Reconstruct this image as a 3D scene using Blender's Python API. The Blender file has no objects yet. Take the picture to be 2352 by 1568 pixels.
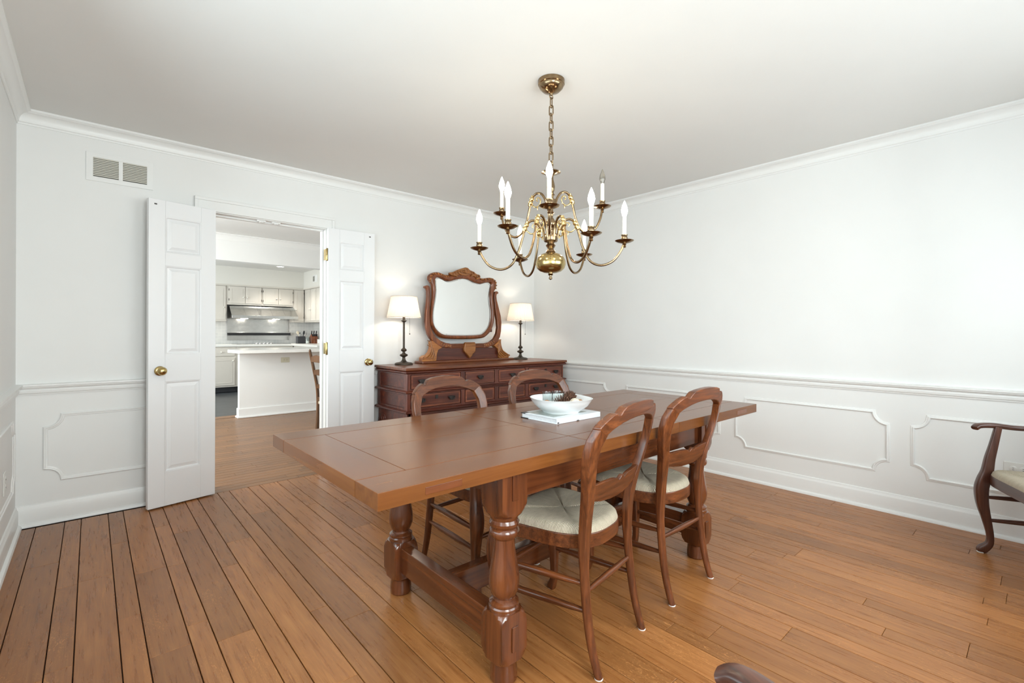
import bpy, bmesh, math, random
from mathutils import Vector, Matrix
from math import sin, cos, pi, radians, sqrt, atan2
random.seed(7)
scene = bpy.context.scene
COL = scene.collection

# ------------------------------------------------------------------ camera, world, light, exposure
cam_d = bpy.data.cameras.new('camera'); cam = bpy.data.objects.new('camera', cam_d); COL.objects.link(cam)
cam_d.sensor_width = 36.0; cam_d.lens = 36.0 * 1089.0 / 2352.0
cam_d.shift_y = -(784.0 - 764.9) / 2352.0
cam_d.clip_start = 0.02
cam.matrix_world = (Matrix.Translation((-3.8672, -3.9775, 1.1486)) @ Matrix.Rotation(radians(-41.5657), 4, 'Z')
                    @ Matrix.Rotation(radians(90), 4, 'X') @ Matrix.Rotation(radians(0.2095), 4, 'Z'))
scene.camera = cam
vs = scene.view_settings
vs.view_transform = 'Standard'; vs.look = 'None'; vs.gamma = 1.0; vs.use_curve_mapping = False
vs.exposure = 0.68
cy = scene.cycles
cy.use_denoising = True; cy.use_adaptive_sampling = True; cy.adaptive_threshold = 0.03; cy.max_bounces = 7; cy.diffuse_bounces = 4; cy.glossy_bounces = 3
cy.transmission_bounces = 6; cy.transparent_max_bounces = 8; cy.sample_clamp_indirect = 6.0
cy.caustics_reflective = False; cy.caustics_refractive = False

world = bpy.data.worlds.new('sky'); scene.world = world; world.use_nodes = True
bg = world.node_tree.nodes['Background']; bg.inputs[0].default_value = (0.80, 0.90, 1.0, 1); bg.inputs[1].default_value = 2.0

def area_light(name, loc, rot, sx, sy, power, color):
    d = bpy.data.lights.new(name, 'AREA'); d.shape = 'RECTANGLE'; d.size = sx; d.size_y = sy; d.energy = power; d.color = color
    o = bpy.data.objects.new(name, d); COL.objects.link(o); o.location = loc; o.rotation_euler = rot
    return o
DAY = (0.97, 0.985, 1.0)
# daylight outside each window (window openings are cut into the walls further down)
area_light('daylight_front', (-1.55, -4.93, 1.40), (radians(82), 0, 0), 1.9, 1.35, 29, DAY)
area_light('daylight_front_far', (-3.45, -4.93, 1.40), (radians(82), 0, 0), 1.1, 1.35, 60, DAY)
area_light('daylight_left', (-4.43, -2.75, 1.40), (radians(84), 0, radians(-90)), 1.9, 1.35, 19, (0.78, 0.92, 1.0))
area_light('daylight_hall_added', (-4.95, 1.7, 1.35), (radians(90), 0, radians(-90)), 1.8, 1.4, 75, DAY)  # added light at an unseen hall window, brightens the hall
area_light('daylight_kitchen_added', (-4.95, 5.0, 1.55), (radians(90), 0, radians(-90)), 1.8, 1.1, 80, DAY)  # added light at an unseen kitchen window, brightens the kitchen

# ------------------------------------------------------------------ materials
def lin(c): return tuple(((x / 255.0) / 12.92 if x / 255.0 <= 0.04045 else ((x / 255.0 + 0.055) / 1.055) ** 2.4) for x in c)
def L4(c): return lin(c) + (1.0,)
MATS = {}
def new_mat(name):
    m = bpy.data.materials.new(name); m.use_nodes = True; nt = m.node_tree
    b = nt.nodes['Principled BSDF']; MATS[name] = m
    return m, nt, b
def node(nt, kind, **kw):
    n = nt.nodes.new(kind)
    for k, v in kw.items(): setattr(n, k, v)
    return n
def link(nt, a, b): nt.links.new(a, b)
def plain(name, col, rough=0.5, metal=0.0, coat=0.0, noise=0.0, nscale=8.0, bump=0.0, bscale=300.0, spec=0.5):
    m, nt, b = new_mat(name)
    b.inputs['Base Color'].default_value = L4(col); b.inputs['Roughness'].default_value = rough
    b.inputs['Metallic'].default_value = metal; b.inputs['Coat Weight'].default_value = coat
    b.inputs['Specular IOR Level'].default_value = spec
    tc = node(nt, 'ShaderNodeTexCoord')
    if noise:
        n = node(nt, 'ShaderNodeTexNoise'); n.inputs['Scale'].default_value = nscale; n.inputs['Detail'].default_value = 4
        link(nt, tc.outputs['Object'], n.inputs['Vector'])
        r = node(nt, 'ShaderNodeValToRGB')
        c = Vector(lin(col))
        r.color_ramp.elements[0].position = 0.3; r.color_ramp.elements[1].position = 0.7
        r.color_ramp.elements[0].color = (*(c * (1 - noise)), 1); r.color_ramp.elements[1].color = (*[min(1, x * (1 + noise)) for x in c], 1)
        link(nt, n.outputs['Fac'], r.inputs['Fac']); link(nt, r.outputs['Color'], b.inputs['Base Color'])
    if bump:
        n2 = node(nt, 'ShaderNodeTexNoise'); n2.inputs['Scale'].default_value = bscale; n2.inputs['Detail'].default_value = 3
        link(nt, tc.outputs['Object'], n2.inputs['Vector'])
        bp = node(nt, 'ShaderNodeBump'); bp.inputs['Strength'].default_value = bump; bp.inputs['Distance'].default_value = 0.002
        link(nt, n2.outputs['Fac'], bp.inputs['Height']); link(nt, bp.outputs['Normal'], b.inputs['Normal'])
    return m
def wood(name, dark, mid, light, axis='Z', rough=0.35, coat=0.15, grain=26.0, pores=0.35, var=0.12, fleck=0.0, nicks=0.0, patch=0.25, dist=1.2, bump=0.08, rvar=1.0, spec=0.5):
    """grain runs along the given local axis; every object gets its own offset and shade"""
    m, nt, b = new_mat(name)
    tc = node(nt, 'ShaderNodeTexCoord'); oi = node(nt, 'ShaderNodeObjectInfo')
    off = node(nt, 'ShaderNodeVectorMath', operation='SCALE'); off.inputs[0].default_value = (37.0, 61.0, 43.0)
    link(nt, oi.outputs['Random'], off.inputs['Scale'])
    add = node(nt, 'ShaderNodeVectorMath', operation='ADD')
    link(nt, tc.outputs['Object'], add.inputs[0]); link(nt, off.outputs[0], add.inputs[1])
    def mapped(across, along):
        s = [across] * 3; s['XYZ'.index(axis)] = along
        mp = node(nt, 'ShaderNodeMapping'); mp.inputs['Scale'].default_value = s
        link(nt, add.outputs[0], mp.inputs['Vector']); return mp
    def noise(mp, detail, dist=0.0):
        n = node(nt, 'ShaderNodeTexNoise'); n.inputs['Scale'].default_value = 1.0; n.inputs['Detail'].default_value = detail
        n.inputs['Distortion'].default_value = dist; n.inputs['Roughness'].default_value = 0.6
        link(nt, mp.outputs[0], n.inputs['Vector']); return n
    g = noise(mapped(grain, grain * 0.06), 5, dist)
    r = node(nt, 'ShaderNodeValToRGB'); e = r.color_ramp.elements
    e[0].position = 0.30; e[0].color = L4(dark); e[1].position = 0.72; e[1].color = L4(light)
    x = e.new(0.5); x.color = L4(mid)
    link(nt, g.outputs['Fac'], r.inputs['Fac']); cur = r.outputs['Color']
    def mult(cur, fac_out, lo, hi, p0, p1):
        mr = node(nt, 'ShaderNodeMapRange'); mr.inputs['From Min'].default_value = p0; mr.inputs['From Max'].default_value = p1
        mr.inputs['To Min'].default_value = lo; mr.inputs['To Max'].default_value = hi
        link(nt, fac_out, mr.inputs['Value'])
        vm = node(nt, 'ShaderNodeVectorMath', operation='SCALE'); link(nt, cur, vm.inputs[0]); link(nt, mr.outputs[0], vm.inputs['Scale'])
        return vm.outputs[0]
    p = noise(mapped(grain * 3.6, grain * 0.12), 4)
    if pores: cur = mult(cur, p.outputs['Fac'], 1 - pores, 1.0, 0.32, 0.5)
    if patch:
        q = noise(mapped(5.0, 1.6), 3, 0.5); cur = mult(cur, q.outputs['Fac'], 1 - patch, 1 + patch, 0.25, 0.75)
    cur = mult(cur, oi.outputs['Random'], 1 - var, 1 + var, 0, 1)
    if fleck:
        s = [130.0] * 3; s['XYZ'.index(axis)] = 42.0
        f = noise(mapped(85.0, 30.0), 2, 3.0)
        q2 = noise(mapped(7.0, 2.2), 2)
        mm = node(nt, 'ShaderNodeMath', operation='MULTIPLY')
        a1 = node(nt, 'ShaderNodeMapRange'); a1.inputs['From Min'].default_value = 0.58; a1.inputs['From Max'].default_value = 0.66; link(nt, f.outputs['Fac'], a1.inputs['Value'])
        a2 = node(nt, 'ShaderNodeMapRange'); a2.inputs['From Min'].default_value = 0.48; a2.inputs['From Max'].default_value = 0.62; link(nt, q2.outputs['Fac'], a2.inputs['Value'])
        link(nt, a1.outputs[0], mm.inputs[0]); link(nt, a2.outputs[0], mm.inputs[1])
        m2 = node(nt, 'ShaderNodeMath', operation='MULTIPLY'); m2.inputs[1].default_value = fleck; link(nt, mm.outputs[0], m2.inputs[0])
        mx = node(nt, 'ShaderNodeMix', data_type='RGBA'); mx.inputs['B'].default_value = L4(tuple(min(255, c * 1.22 + 12) for c in light))
        link(nt, m2.outputs[0], mx.inputs['Factor']); link(nt, cur, mx.inputs['A']); cur = mx.outputs['Result']
    if nicks:
        v = node(nt, 'ShaderNodeTexNoise'); v.inputs['Scale'].default_value = 38.0; v.inputs['Detail'].default_value = 4; v.inputs['Distortion'].default_value = 1.5
        link(nt, add.outputs[0], v.inputs['Vector'])
        cur = mult(cur, v.outputs['Fac'], 1.0, 1 - nicks, 0.70, 0.76)
    link(nt, cur, b.inputs['Base Color']); b.inputs['Specular IOR Level'].default_value = spec
    b.inputs['Roughness'].default_value = rough; b.inputs['Coat Weight'].default_value = coat; b.inputs['Coat Roughness'].default_value = rough * 0.6
    rr = node(nt, 'ShaderNodeMapRange'); rr.inputs['To Min'].default_value = rough - 0.06 * rvar; rr.inputs['To Max'].default_value = rough + 0.10 * rvar
    link(nt, g.outputs['Fac'], rr.inputs['Value']); link(nt, rr.outputs[0], b.inputs['Roughness'])
    bp = node(nt, 'ShaderNodeBump'); bp.inputs['Strength'].default_value = bump; bp.inputs['Distance'].default_value = 0.001
    link(nt, p.outputs['Fac'], bp.inputs['Height']); link(nt, bp.outputs['Normal'], b.inputs['Normal'])
    return m
def emitter(name, col, strength):
    m, nt, b = new_mat(name)
    b.inputs['Base Color'].default_value = L4(col); b.inputs['Emission Color'].default_value = L4(col); b.inputs['Emission Strength'].default_value = strength
    return m
def glassy(name, tint=(255, 255, 255), rough=0.02, gloss=0.03):
    """thin clear glass: mostly see-through with a fresnel sheen"""
    m, nt, b = new_mat(name); out = nt.nodes['Material Output']
    t = node(nt, 'ShaderNodeBsdfTransparent'); t.inputs[0].default_value = L4(tint)
    g = node(nt, 'ShaderNodeBsdfGlossy'); g.inputs['Roughness'].default_value = rough; g.inputs[0].default_value = (1, 1, 1, 1)
    lw = node(nt, 'ShaderNodeLayerWeight'); lw.inputs['Blend'].default_value = 0.08
    ad = node(nt, 'ShaderNodeMath', operation='ADD'); ad.inputs[1].default_value = gloss; ad.use_clamp = True
    link(nt, lw.outputs['Fresnel'], ad.inputs[0])
    mx = node(nt, 'ShaderNodeMixShader'); link(nt, ad.outputs[0], mx.inputs[0]); link(nt, t.outputs[0], mx.inputs[1]); link(nt, g.outputs[0], mx.inputs[2])
    link(nt, mx.outputs[0], out.inputs['Surface']); nt.nodes.remove(b)
    return m

plain('wall_paint', (230, 230, 228), 0.62, noise=0.012, nscale=3, bump=0.05, bscale=500)
plain('ceiling_paint', (225, 224, 221), 0.8, noise=0.012, nscale=2, bump=0.06, bscale=350)
plain('trim_paint', (231, 231, 229), 0.36)
plain('door_paint', (233, 234, 235), 0.33)
plain('cabinet_paint', (212, 206, 197), 0.42, noise=0.015)
plain('vent_metal', (214, 211, 200), 0.45)
plain('vent_dark', (70, 68, 60), 0.8)
plain('outlet_plastic', (222, 221, 216), 0.35)
plain('outlet_beige', (205, 201, 180), 0.4)
plain('slot_dark', (30, 28, 26), 0.7)
plain('brass', (186, 164, 112), 0.2, metal=1.0, noise=0.12, nscale=30)
plain('aged_brass', (144, 122, 94), 0.2, metal=1.0, noise=0.2, nscale=40)
plain('bright_brass', (206, 180, 128), 0.22, metal=1.0, noise=0.1, nscale=60)
plain('lamp_bronze', (72, 62, 52), 0.42, metal=0.5, noise=0.2, nscale=40)
plain('pewter', (66, 62, 60), 0.45, metal=0.7, noise=0.2, nscale=60)
plain('candle_white', (222, 217, 206), 0.55)
plain('felt', (225, 225, 222), 0.9)
plain('ceramic_white', (232, 233, 232), 0.16, coat=0.3)
plain('book_cover', (222, 226, 230), 0.3)
plain('book_print', (150, 156, 150), 0.3, noise=0.35, nscale=40)
plain('book_pages', (206, 207, 208), 0.8, noise=0.06, nscale=200)
plain('book_black', (32, 32, 34), 0.4)
plain('wax', (240, 238, 232), 0.5)
plain('walnut', (176, 130, 92), 0.6, noise=0.3, nscale=70, bump=0.5, bscale=90)
plain('pale_shell', (226, 214, 192), 0.5, noise=0.12, nscale=40, bump=0.2, bscale=60)
plain('pinecone_scale', (88, 58, 42), 0.7, noise=0.5, nscale=90)
plain('pinecone_tip', (150, 116, 90), 0.7, noise=0.3, nscale=90)
plain('steel', (205, 205, 203), 0.24, metal=1.0, noise=0.05, nscale=20)
plain('steel_dark', (60, 60, 62), 0.3, metal=0.8)
plain('quartz', (235, 234, 230), 0.25, noise=0.02, nscale=60)
plain('kitchen_tile_floor', (62, 66, 70), 0.35, noise=0.25, nscale=6)
plain('black_ceramic', (42, 43, 48), 0.4)
plain('knob_white', (228, 224, 216), 0.3)
plain('cooktop_glass', (70, 72, 74), 0.1)
plain('soffit_paint', (222, 219, 212), 0.7)
plain('groove_dark', (58, 36, 23), 0.9)
glassy('jar_glass', (245, 248, 248))
glassy('window_glass', (250, 253, 252), gloss=0.04)
glassy('bulb_glass', (225, 222, 215), gloss=0.06)
emitter('bulb_lit', (255, 240, 214), 46.0)
emitter('downlight_lit', (255, 246, 230), 14.0)
emitter('hood_lamp', (255, 244, 225), 30.0)
# mirror glass
_m, _nt, _b = new_mat('mirror_glass'); _b.inputs['Base Color'].default_value = (0.93, 0.94, 0.93, 1); _b.inputs['Metallic'].default_value = 1; _b.inputs['Roughness'].default_value = 0.015
# lamp shade: pleated translucent cloth
_m, _nt, _b = new_mat('shade_cloth')
_out = _nt.nodes['Material Output']; _d = node(_nt, 'ShaderNodeBsdfDiffuse'); _d.inputs[0].default_value = L4((236, 228, 218))
_t = node(_nt, 'ShaderNodeBsdfTranslucent'); _t.inputs[0].default_value = L4((244, 228, 212))
_x = node(_nt, 'ShaderNodeMixShader'); _x.inputs[0].default_value = 0.22
link(_nt, _d.outputs[0], _x.inputs[1]); link(_nt, _t.outputs[0], _x.inputs[2]); link(_nt, _x.outputs[0], _out.inputs['Surface']); _nt.nodes.remove(_b)
# rush weave: strands follow the seat's UV u coordinate
_m, _nt, _b = new_mat('rush')
_uv = node(_nt, 'ShaderNodeUVMap'); _sep = node(_nt, 'ShaderNodeSeparateXYZ'); link(_nt, _uv.outputs[0], _sep.inputs[0])
_mp = node(_nt, 'ShaderNodeMapping'); _mp.inputs['Scale'].default_value = (1, 0.35, 1); link(_nt, _uv.outputs[0], _mp.inputs[0])
_nz = node(_nt, 'ShaderNodeTexNoise'); _nz.inputs['Scale'].default_value = 70; _nz.inputs['Detail'].default_value = 3; link(_nt, _mp.outputs[0], _nz.inputs['Vector'])
_w = node(_nt, 'ShaderNodeTexWave'); _w.bands_direction = 'X'; _w.inputs['Scale'].default_value = 64; _w.inputs['Distortion'].default_value = 1.3; _w.inputs['Detail'].default_value = 3; _w.inputs['Detail Scale'].default_value = 3
link(_nt, _uv.outputs[0], _w.inputs['Vector'])
_r = node(_nt, 'ShaderNodeValToRGB'); _e = _r.color_ramp.elements; _e[0].color = L4((126, 113, 90)); _e[1].color = L4((208, 194, 170)); _e[0].position = 0.05; _e[1].position = 0.6
_ad = node(_nt, 'ShaderNodeMath', operation='MULTIPLY_ADD'); _ad.inputs[1].default_value = 0.55; link(_nt, _w.outputs['Fac'], _ad.inputs[0])
_ad2 = node(_nt, 'ShaderNodeMath', operation='MULTIPLY'); _ad2.inputs[1].default_value = 0.6; link(_nt, _nz.outputs['Fac'], _ad2.inputs[0]); link(_nt, _ad2.outputs[0], _ad.inputs[2])
link(_nt, _ad.outputs[0], _r.inputs[0]); link(_nt, _r.outputs[0], _b.inputs['Base Color']); _b.inputs['Roughness'].default_value = 0.6
_bp = node(_nt, 'ShaderNodeBump'); _bp.inputs['Strength'].default_value = 0.9; _bp.inputs['Distance'].default_value = 0.003; link(_nt, _w.outputs['Fac'], _bp.inputs['Height']); link(_nt, _bp.outputs[0], _b.inputs['Normal'])
# small square wall tiles of the kitchen
_m, _nt, _b = new_mat('splash_tile')
_tc = node(_nt, 'ShaderNodeTexCoord'); _mp = node(_nt, 'ShaderNodeMapping'); _mp.inputs['Rotation'].default_value = (radians(90), 0, 0); link(_nt, _tc.outputs['Object'], _mp.inputs[0])
_bk = node(_nt, 'ShaderNodeTexBrick'); _bk.inputs['Scale'].default_value = 1.0; _bk.inputs['Brick Width'].default_value = 0.06; _bk.inputs['Row Height'].default_value = 0.06; _bk.inputs['Mortar Size'].default_value = 0.003; _bk.offset = 0.0
_bk.inputs['Color1'].default_value = L4((216, 215, 212)); _bk.inputs['Color2'].default_value = L4((206, 206, 204)); _bk.inputs['Mortar'].default_value = L4((224, 223, 220))
link(_nt, _mp.outputs[0], _bk.inputs['Vector']); link(_nt, _bk.outputs['Color'], _b.inputs['Base Color']); _b.inputs['Roughness'].default_value = 0.2

for ax in 'XYZ':
    wood('chair_wood_' + ax, (70, 35, 17), (98, 52, 26), (126, 70, 35), ax, rough=0.3, coat=0.25, grain=62, pores=0.42, dist=0.5)
    wood('dark_chair_wood_' + ax, (58, 32, 24), (80, 46, 34), (98, 60, 44), ax, rough=0.3, coat=0.25, grain=30)
    wood('table_wood_' + ax, (98, 55, 24), (109, 63, 28), (120, 72, 33), ax, spec=0.4, rough=0.25, coat=0.06, grain=34, pores=0.03, nicks=0.0, bump=0.01, dist=0.5, rvar=0.25, patch=0.14, var=0.06)
    wood('table_leg_wood_' + ax, (70, 34, 17), (94, 49, 24), (114, 63, 32), ax, rough=0.22, coat=0.55, grain=18, pores=0.15, var=0.05)
    wood('dresser_wood_' + ax, (66, 28, 20), (92, 42, 29), (120, 62, 40), ax, rough=0.33, coat=0.25, grain=20, pores=0.3)
    wood('drawer_band_' + ax, (98, 48, 32), (124, 66, 44), (152, 88, 58), ax, rough=0.35, coat=0.2, grain=24, pores=0.3)
    wood('mirror_wood_' + ax, (88, 44, 22), (118, 62, 30), (146, 84, 42), ax, rough=0.32, coat=0.25, grain=24, pores=0.25)
wood('carved_wood', (128, 74, 34), (160, 100, 48), (186, 126, 68), 'X', rough=0.38, coat=0.2, grain=30, pores=0.35)
wood('oak_floor_Y', (138, 86, 45), (153, 99, 54), (168, 114, 66), 'Y', spec=0.4, rough=0.27, coat=0.0, bump=0.025, grain=74, pores=0.15, var=0.18, fleck=0.5, patch=0.10, dist=0.35)
wood('oak_floor_X', (106, 70, 40), (126, 86, 51), (146, 103, 64), 'X', spec=0.4, rough=0.28, coat=0.0, grain=70, pores=0.3, var=0.2, patch=0.12, dist=0.3)
wood('hall_chair_wood_Z', (84, 54, 32), (104, 70, 42), (122, 86, 54), 'Z', rough=0.35)
wood('knife_block_wood', (96, 50, 32), (122, 68, 42), (140, 84, 54), 'Z', rough=0.45)

# ------------------------------------------------------------------ mesh helpers
class MB:
    def __init__(s): s.v = []; s.f = []; s.isl = []; s.n = 0
    def add(s, vs_, fs, M=None):
        o = len(s.v)
        s.v += [tuple(M @ Vector(p)) if M is not None else tuple(p) for p in vs_]
        s.f += [tuple(i + o for i in f) for f in fs]; s.isl += [s.n] * len(vs_); s.n += 1; return s
    def box(s, x0, x1, y0, y1, z0, z1, M=None):
        return s.add([(x, y, z) for z in (z0, z1) for y in (y0, y1) for x in (x0, x1)],
                     [(0, 2, 3, 1), (4, 5, 7, 6), (0, 1, 5, 4), (2, 6, 7, 3), (0, 4, 6, 2), (1, 3, 7, 5)], M)
    def lathe(s, prof, n=24, M=None, mod=None, caps=True):
        vs_ = []; fs = []
        for k, (r, z) in enumerate(prof):
            for i in range(n):
                a = 2 * pi * i / n; rr = r * (mod(a, k) if mod else 1.0)
                vs_.append((rr * cos(a), rr * sin(a), z))
        for k in range(len(prof) - 1):
            for i in range(n):
                j = (i + 1) % n; fs.append((k * n + i, k * n + j, (k + 1) * n + j, (k + 1) * n + i))
        if caps and prof[0][0] > 1e-5: fs.append(tuple(range(n))[::-1])
        if caps and prof[-1][0] > 1e-5: fs.append(tuple((len(prof) - 1) * n + i for i in range(n)))
        return s.add(vs_, fs, M)
    def tube(s, pts, rad, n=8, closed=False, sq=2.0, up=None, M=None):
        """sweep; rad = number, or list of numbers / (side, up) half sizes; sq = superellipse exponent"""
        P = [Vector(p) for p in pts]; N = len(P)
        R = [rad] * N if isinstance(rad, (int, float)) or (isinstance(rad, tuple) and len(rad) == 2 and N != 2) else list(rad)
        T = []
        for i in range(N):
            a = P[(i - 1) % N] if (closed or i > 0) else P[i]; b = P[(i + 1) % N] if (closed or i < N - 1) else P[i]
            T.append((b - a).normalized())
        ref = Vector(up) if up else (Vector((0, 0, 1)) if abs(T[0].z) < 0.9 else Vector((0, 1, 0)))
        u = (ref - T[0] * ref.dot(T[0])).normalized(); vs_ = []
        for i in range(N):
            u = ((Vector(up) if up else u) - T[i] * (Vector(up) if up else u).dot(T[i]))
            u = u.normalized() if u.length > 1e-6 else Vector((1, 0, 0))
            w = T[i].cross(u); r = R[i]; ra, rb = (r, r) if isinstance(r, (int, float)) else r
            for k in range(n):
                a = 2 * pi * (k + 0.5) / n; c, d = cos(a), sin(a)
                c = math.copysign(abs(c) ** (2 / sq), c); d = math.copysign(abs(d) ** (2 / sq), d)
                vs_.append(P[i] + w * (ra * c) + u * (rb * d))
        fs = []
        for i in range(N if closed else N - 1):
            i2 = (i + 1) % N
            for k in range(n):
                k2 = (k + 1) % n; fs.append((i * n + k, i * n + k2, i2 * n + k2, i2 * n + k))
        if not closed: fs += [tuple(range(n))[::-1], tuple((N - 1) * n + k for k in range(n))]
        return s.add(vs_, fs, M)
    def prism(s, poly, d0, d1, plane='XZ', M=None):
        n = len(poly)
        def p3(a, b, d): return (a, d, b) if plane == 'XZ' else ((d, a, b) if plane == 'YZ' else (a, b, d))
        return s.add([p3(a, b, d0) for a, b in poly] + [p3(a, b, d1) for a, b in poly],
                     [tuple(range(n)), tuple(range(2 * n - 1, n - 1, -1))] + [(i, n + i, n + (i + 1) % n, (i + 1) % n) for i in range(n)], M)
    def ring(s, outer, inner, d0, d1):
        """flat ring between two XZ outlines with the same point count"""
        n = len(outer); vs_ = []
        for d in (d0, d1):
            vs_ += [(a, d, b) for a, b in outer] + [(a, d, b) for a, b in inner]
        fs = []
        for i in range(n):
            j = (i + 1) % n
            fs += [(i, j, n + j, n + i), (2 * n + i, 3 * n + i, 3 * n + j, 2 * n + j), (i, 2 * n + i, 2 * n + j, j), (n + i, n + j, 3 * n + j, 3 * n + i)]
        return s.add(vs_, fs)
    def ball(s, c, r, n=12, m=8, M=None):
        rx, ry, rz = (r, r, r) if isinstance(r, (int, float)) else r
        prof = [(sin(pi * k / m), -cos(pi * k / m)) for k in range(m + 1)]
        T = Matrix.Translation(c) @ Matrix.Diagonal((rx, ry, rz, 1))
        return s.lathe(prof, n, (M @ T) if M is not None else T)
    def run(s, prof, path, out, closed=False):
        """moulding: prof = [(side, out)], path = 3D points in the plane whose outward normal is out; side is to the left of travel; mitred"""
        P = [Vector(p) for p in path]; O = Vector(out); N = len(P); m = len(prof); vs_ = []
        for i in range(N):
            d1 = (P[i] - P[(i - 1) % N]).normalized() if (closed or i > 0) else None
            d2 = (P[(i + 1) % N] - P[i]).normalized() if (closed or i < N - 1) else None
            d1 = d1 or d2; d2 = d2 or d1
            s1, s2 = O.cross(d1), O.cross(d2); b = s1 + s2; b = b / max(b.dot(s1), 0.3)
            vs_ += [P[i] + b * a + O * o for a, o in prof]
        fs = [(i * m + k, i * m + k + 1, ((i + 1) % N) * m + k + 1, ((i + 1) % N) * m + k) for i in range(N if closed else N - 1) for k in range(m - 1)]
        if not closed: fs += [tuple(range(m)), tuple((N - 1) * m + k for k in range(m))[::-1]]
        return s.add(vs_, fs)
    def build(s, name, mat, parent=None, bev=0.0, seg=2, smooth=True, ang=50, kind=None):
        me = bpy.data.meshes.new(name); bm = bmesh.new()
        wn = bool(bev) and smooth
        seen = {}; vv = []
        for p, q in zip(s.v, s.isl):          # weld coincident points, but only inside one piece
            key = (q, round(p[0], 6), round(p[1], 6), round(p[2], 6))
            if key not in seen: seen[key] = bm.verts.new(p)
            vv.append(seen[key])
        for f in s.f:
            idx = []
            for i in f:
                if vv[i] not in idx: idx.append(vv[i])
            if len(idx) < 3: continue
            try: bm.faces.new(idx)
            except ValueError: pass
        bmesh.ops.recalc_face_normals(bm, faces=bm.faces)
        if bev:
            es = [e for e in bm.edges if len(e.link_faces) == 2 and e.calc_face_angle(0) > radians(32)]
            if es: bmesh.ops.bevel(bm, geom=es, offset=bev, segments=seg, profile=0.5, affect='EDGES', clamp_overlap=True)
        if smooth:
            for f in bm.faces: f.smooth = True
            if not wn:
                for e in bm.edges:
                    if len(e.link_faces) == 2 and e.calc_face_angle(0) > radians(ang): e.smooth = False
        cust = None
        if wn:      # area-weighted corner normals keep the flat faces flat beside the rounded edges
            bm.normal_update(); cust = []; ar_ = {f: f.calc_area() for f in bm.faces}; lim = cos(radians(55))
            for f in bm.faces:
                for lp in f.loops:
                    nn = Vector((0, 0, 0))
                    for g_ in lp.vert.link_faces:
                        if g_.normal.dot(f.normal) > lim: nn += g_.normal * ar_[g_]
                    cust.append(nn.normalized() if nn.length > 1e-12 else f.normal.copy())
        bm.to_mesh(me); bm.free()
        if cust: me.normals_split_custom_set(cust)
        me.materials.append(MATS[mat])
        o = bpy.data.objects.new(name, me); COL.objects.link(o)
        if parent is not None: o.parent = parent
        if kind: o['kind'] = kind
        return o
def tag(o, label, cat=None, group=None):
    o['label'] = label
    if cat: o['category'] = cat
    if group: o['group'] = group
    return o
def thing(name, label, cat, loc=(0, 0, 0), rz=0.0, group=None):
    o = bpy.data.objects.new(name, None); COL.objects.link(o); o.empty_display_size = 0.05
    o.location = loc; o.rotation_euler = (0, 0, rz); return tag(o, label, cat, group)
def struct(name, mb, mat, label=None, **kw):
    o = mb.build(name, mat, kind='structure', **kw)
    if label: o['label'] = label
    return o
def dup(o, parent=None):
    c = o.copy(); COL.objects.link(c)
    if parent is not None: c.parent = parent
    for ch in list(o.children): dup(ch, c)
    return c
def box(*a): return MB().box(*a)
def rect(x0, x1, z0, z1): return [(x0, z0), (x1, z0), (x1, z1), (x0, z1)]
def lerp(a, b, t): return a + (b - a) * t
def spline(pts, k=6):
    """Catmull-Rom through the points"""
    P = [Vector(p) for p in pts]; out = []
    for i in range(len(P) - 1):
        a, b, c, d = P[max(i - 1, 0)], P[i], P[i + 1], P[min(i + 2, len(P) - 1)]
        for j in range(k):
            t = j / k; out.append(0.5 * ((2 * b) + (c - a) * t + (2 * a - 5 * b + 4 * c - d) * t * t + (3 * b - a - 3 * c + d) * t ** 3))
    return out + [P[-1]]
def spline1(vals, k=6): return [v.x for v in spline([(x, 0, 0) for x in vals], k)]

# ------------------------------------------------------------------ the room
RW, RL, H, WT = 4.197, 4.75, 2.44, 0.12       # room width, depth, height, wall thickness
DX0, DX1, DH = -3.245, -2.400, 2.02            # doorway
def wall(name, axis, f0, f1, a0, a1, holes=(), mat='wall_paint', z0=0.0, z1=H, label=None):
    mb = MB(); cuts = sorted(set([a0, a1] + [h[0] for h in holes] + [h[1] for h in holes]))
    for a, b in zip(cuts, cuts[1:]):
        spans = [(z0, z1)]
        for h in holes:
            if h[0] <= a + 1e-6 and h[1] >= b - 1e-6:
                spans = [s for s in [(z0, h[2]), (h[3], z1)] if s[1] - s[0] > 1e-4]
        for s in spans:
            if axis == 'X': mb.box(a, b, f0, f1, s[0], s[1])
            else: mb.box(f0, f1, a, b, s[0], s[1])
    return struct(name, mb, mat, smooth=False, label=label)
wb = wall('wall_back', 'X', 0, WT, -4.95, 0.25, [(DX0, DX1, 0, DH)])
wr = wall('wall_right', 'Y', 0, WT, -RL - WT, 0)
WINL = (-3.70, -1.80, 0.74, 2.06)
wl = wall('wall_left', 'Y', -RW - WT, -RW, -RL - WT, 0, [WINL])
WINF = [(-2.50, -0.60, 0.74, 2.06), (-4.0, -2.9, 0.74, 2.06)]
wf = wall('wall_front', 'X', -RL - WT, -RL, -RW - WT, WT, WINF)
struct('ceiling', box(-RW - WT, WT, -RL - WT, 0.0, H, H + 0.1), 'ceiling_paint', smooth=False)
floor = struct('floor', box(-RW - WT, WT, -RL - WT, -0.05, -0.05, -0.012), 'groove_dark', smooth=False)

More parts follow.
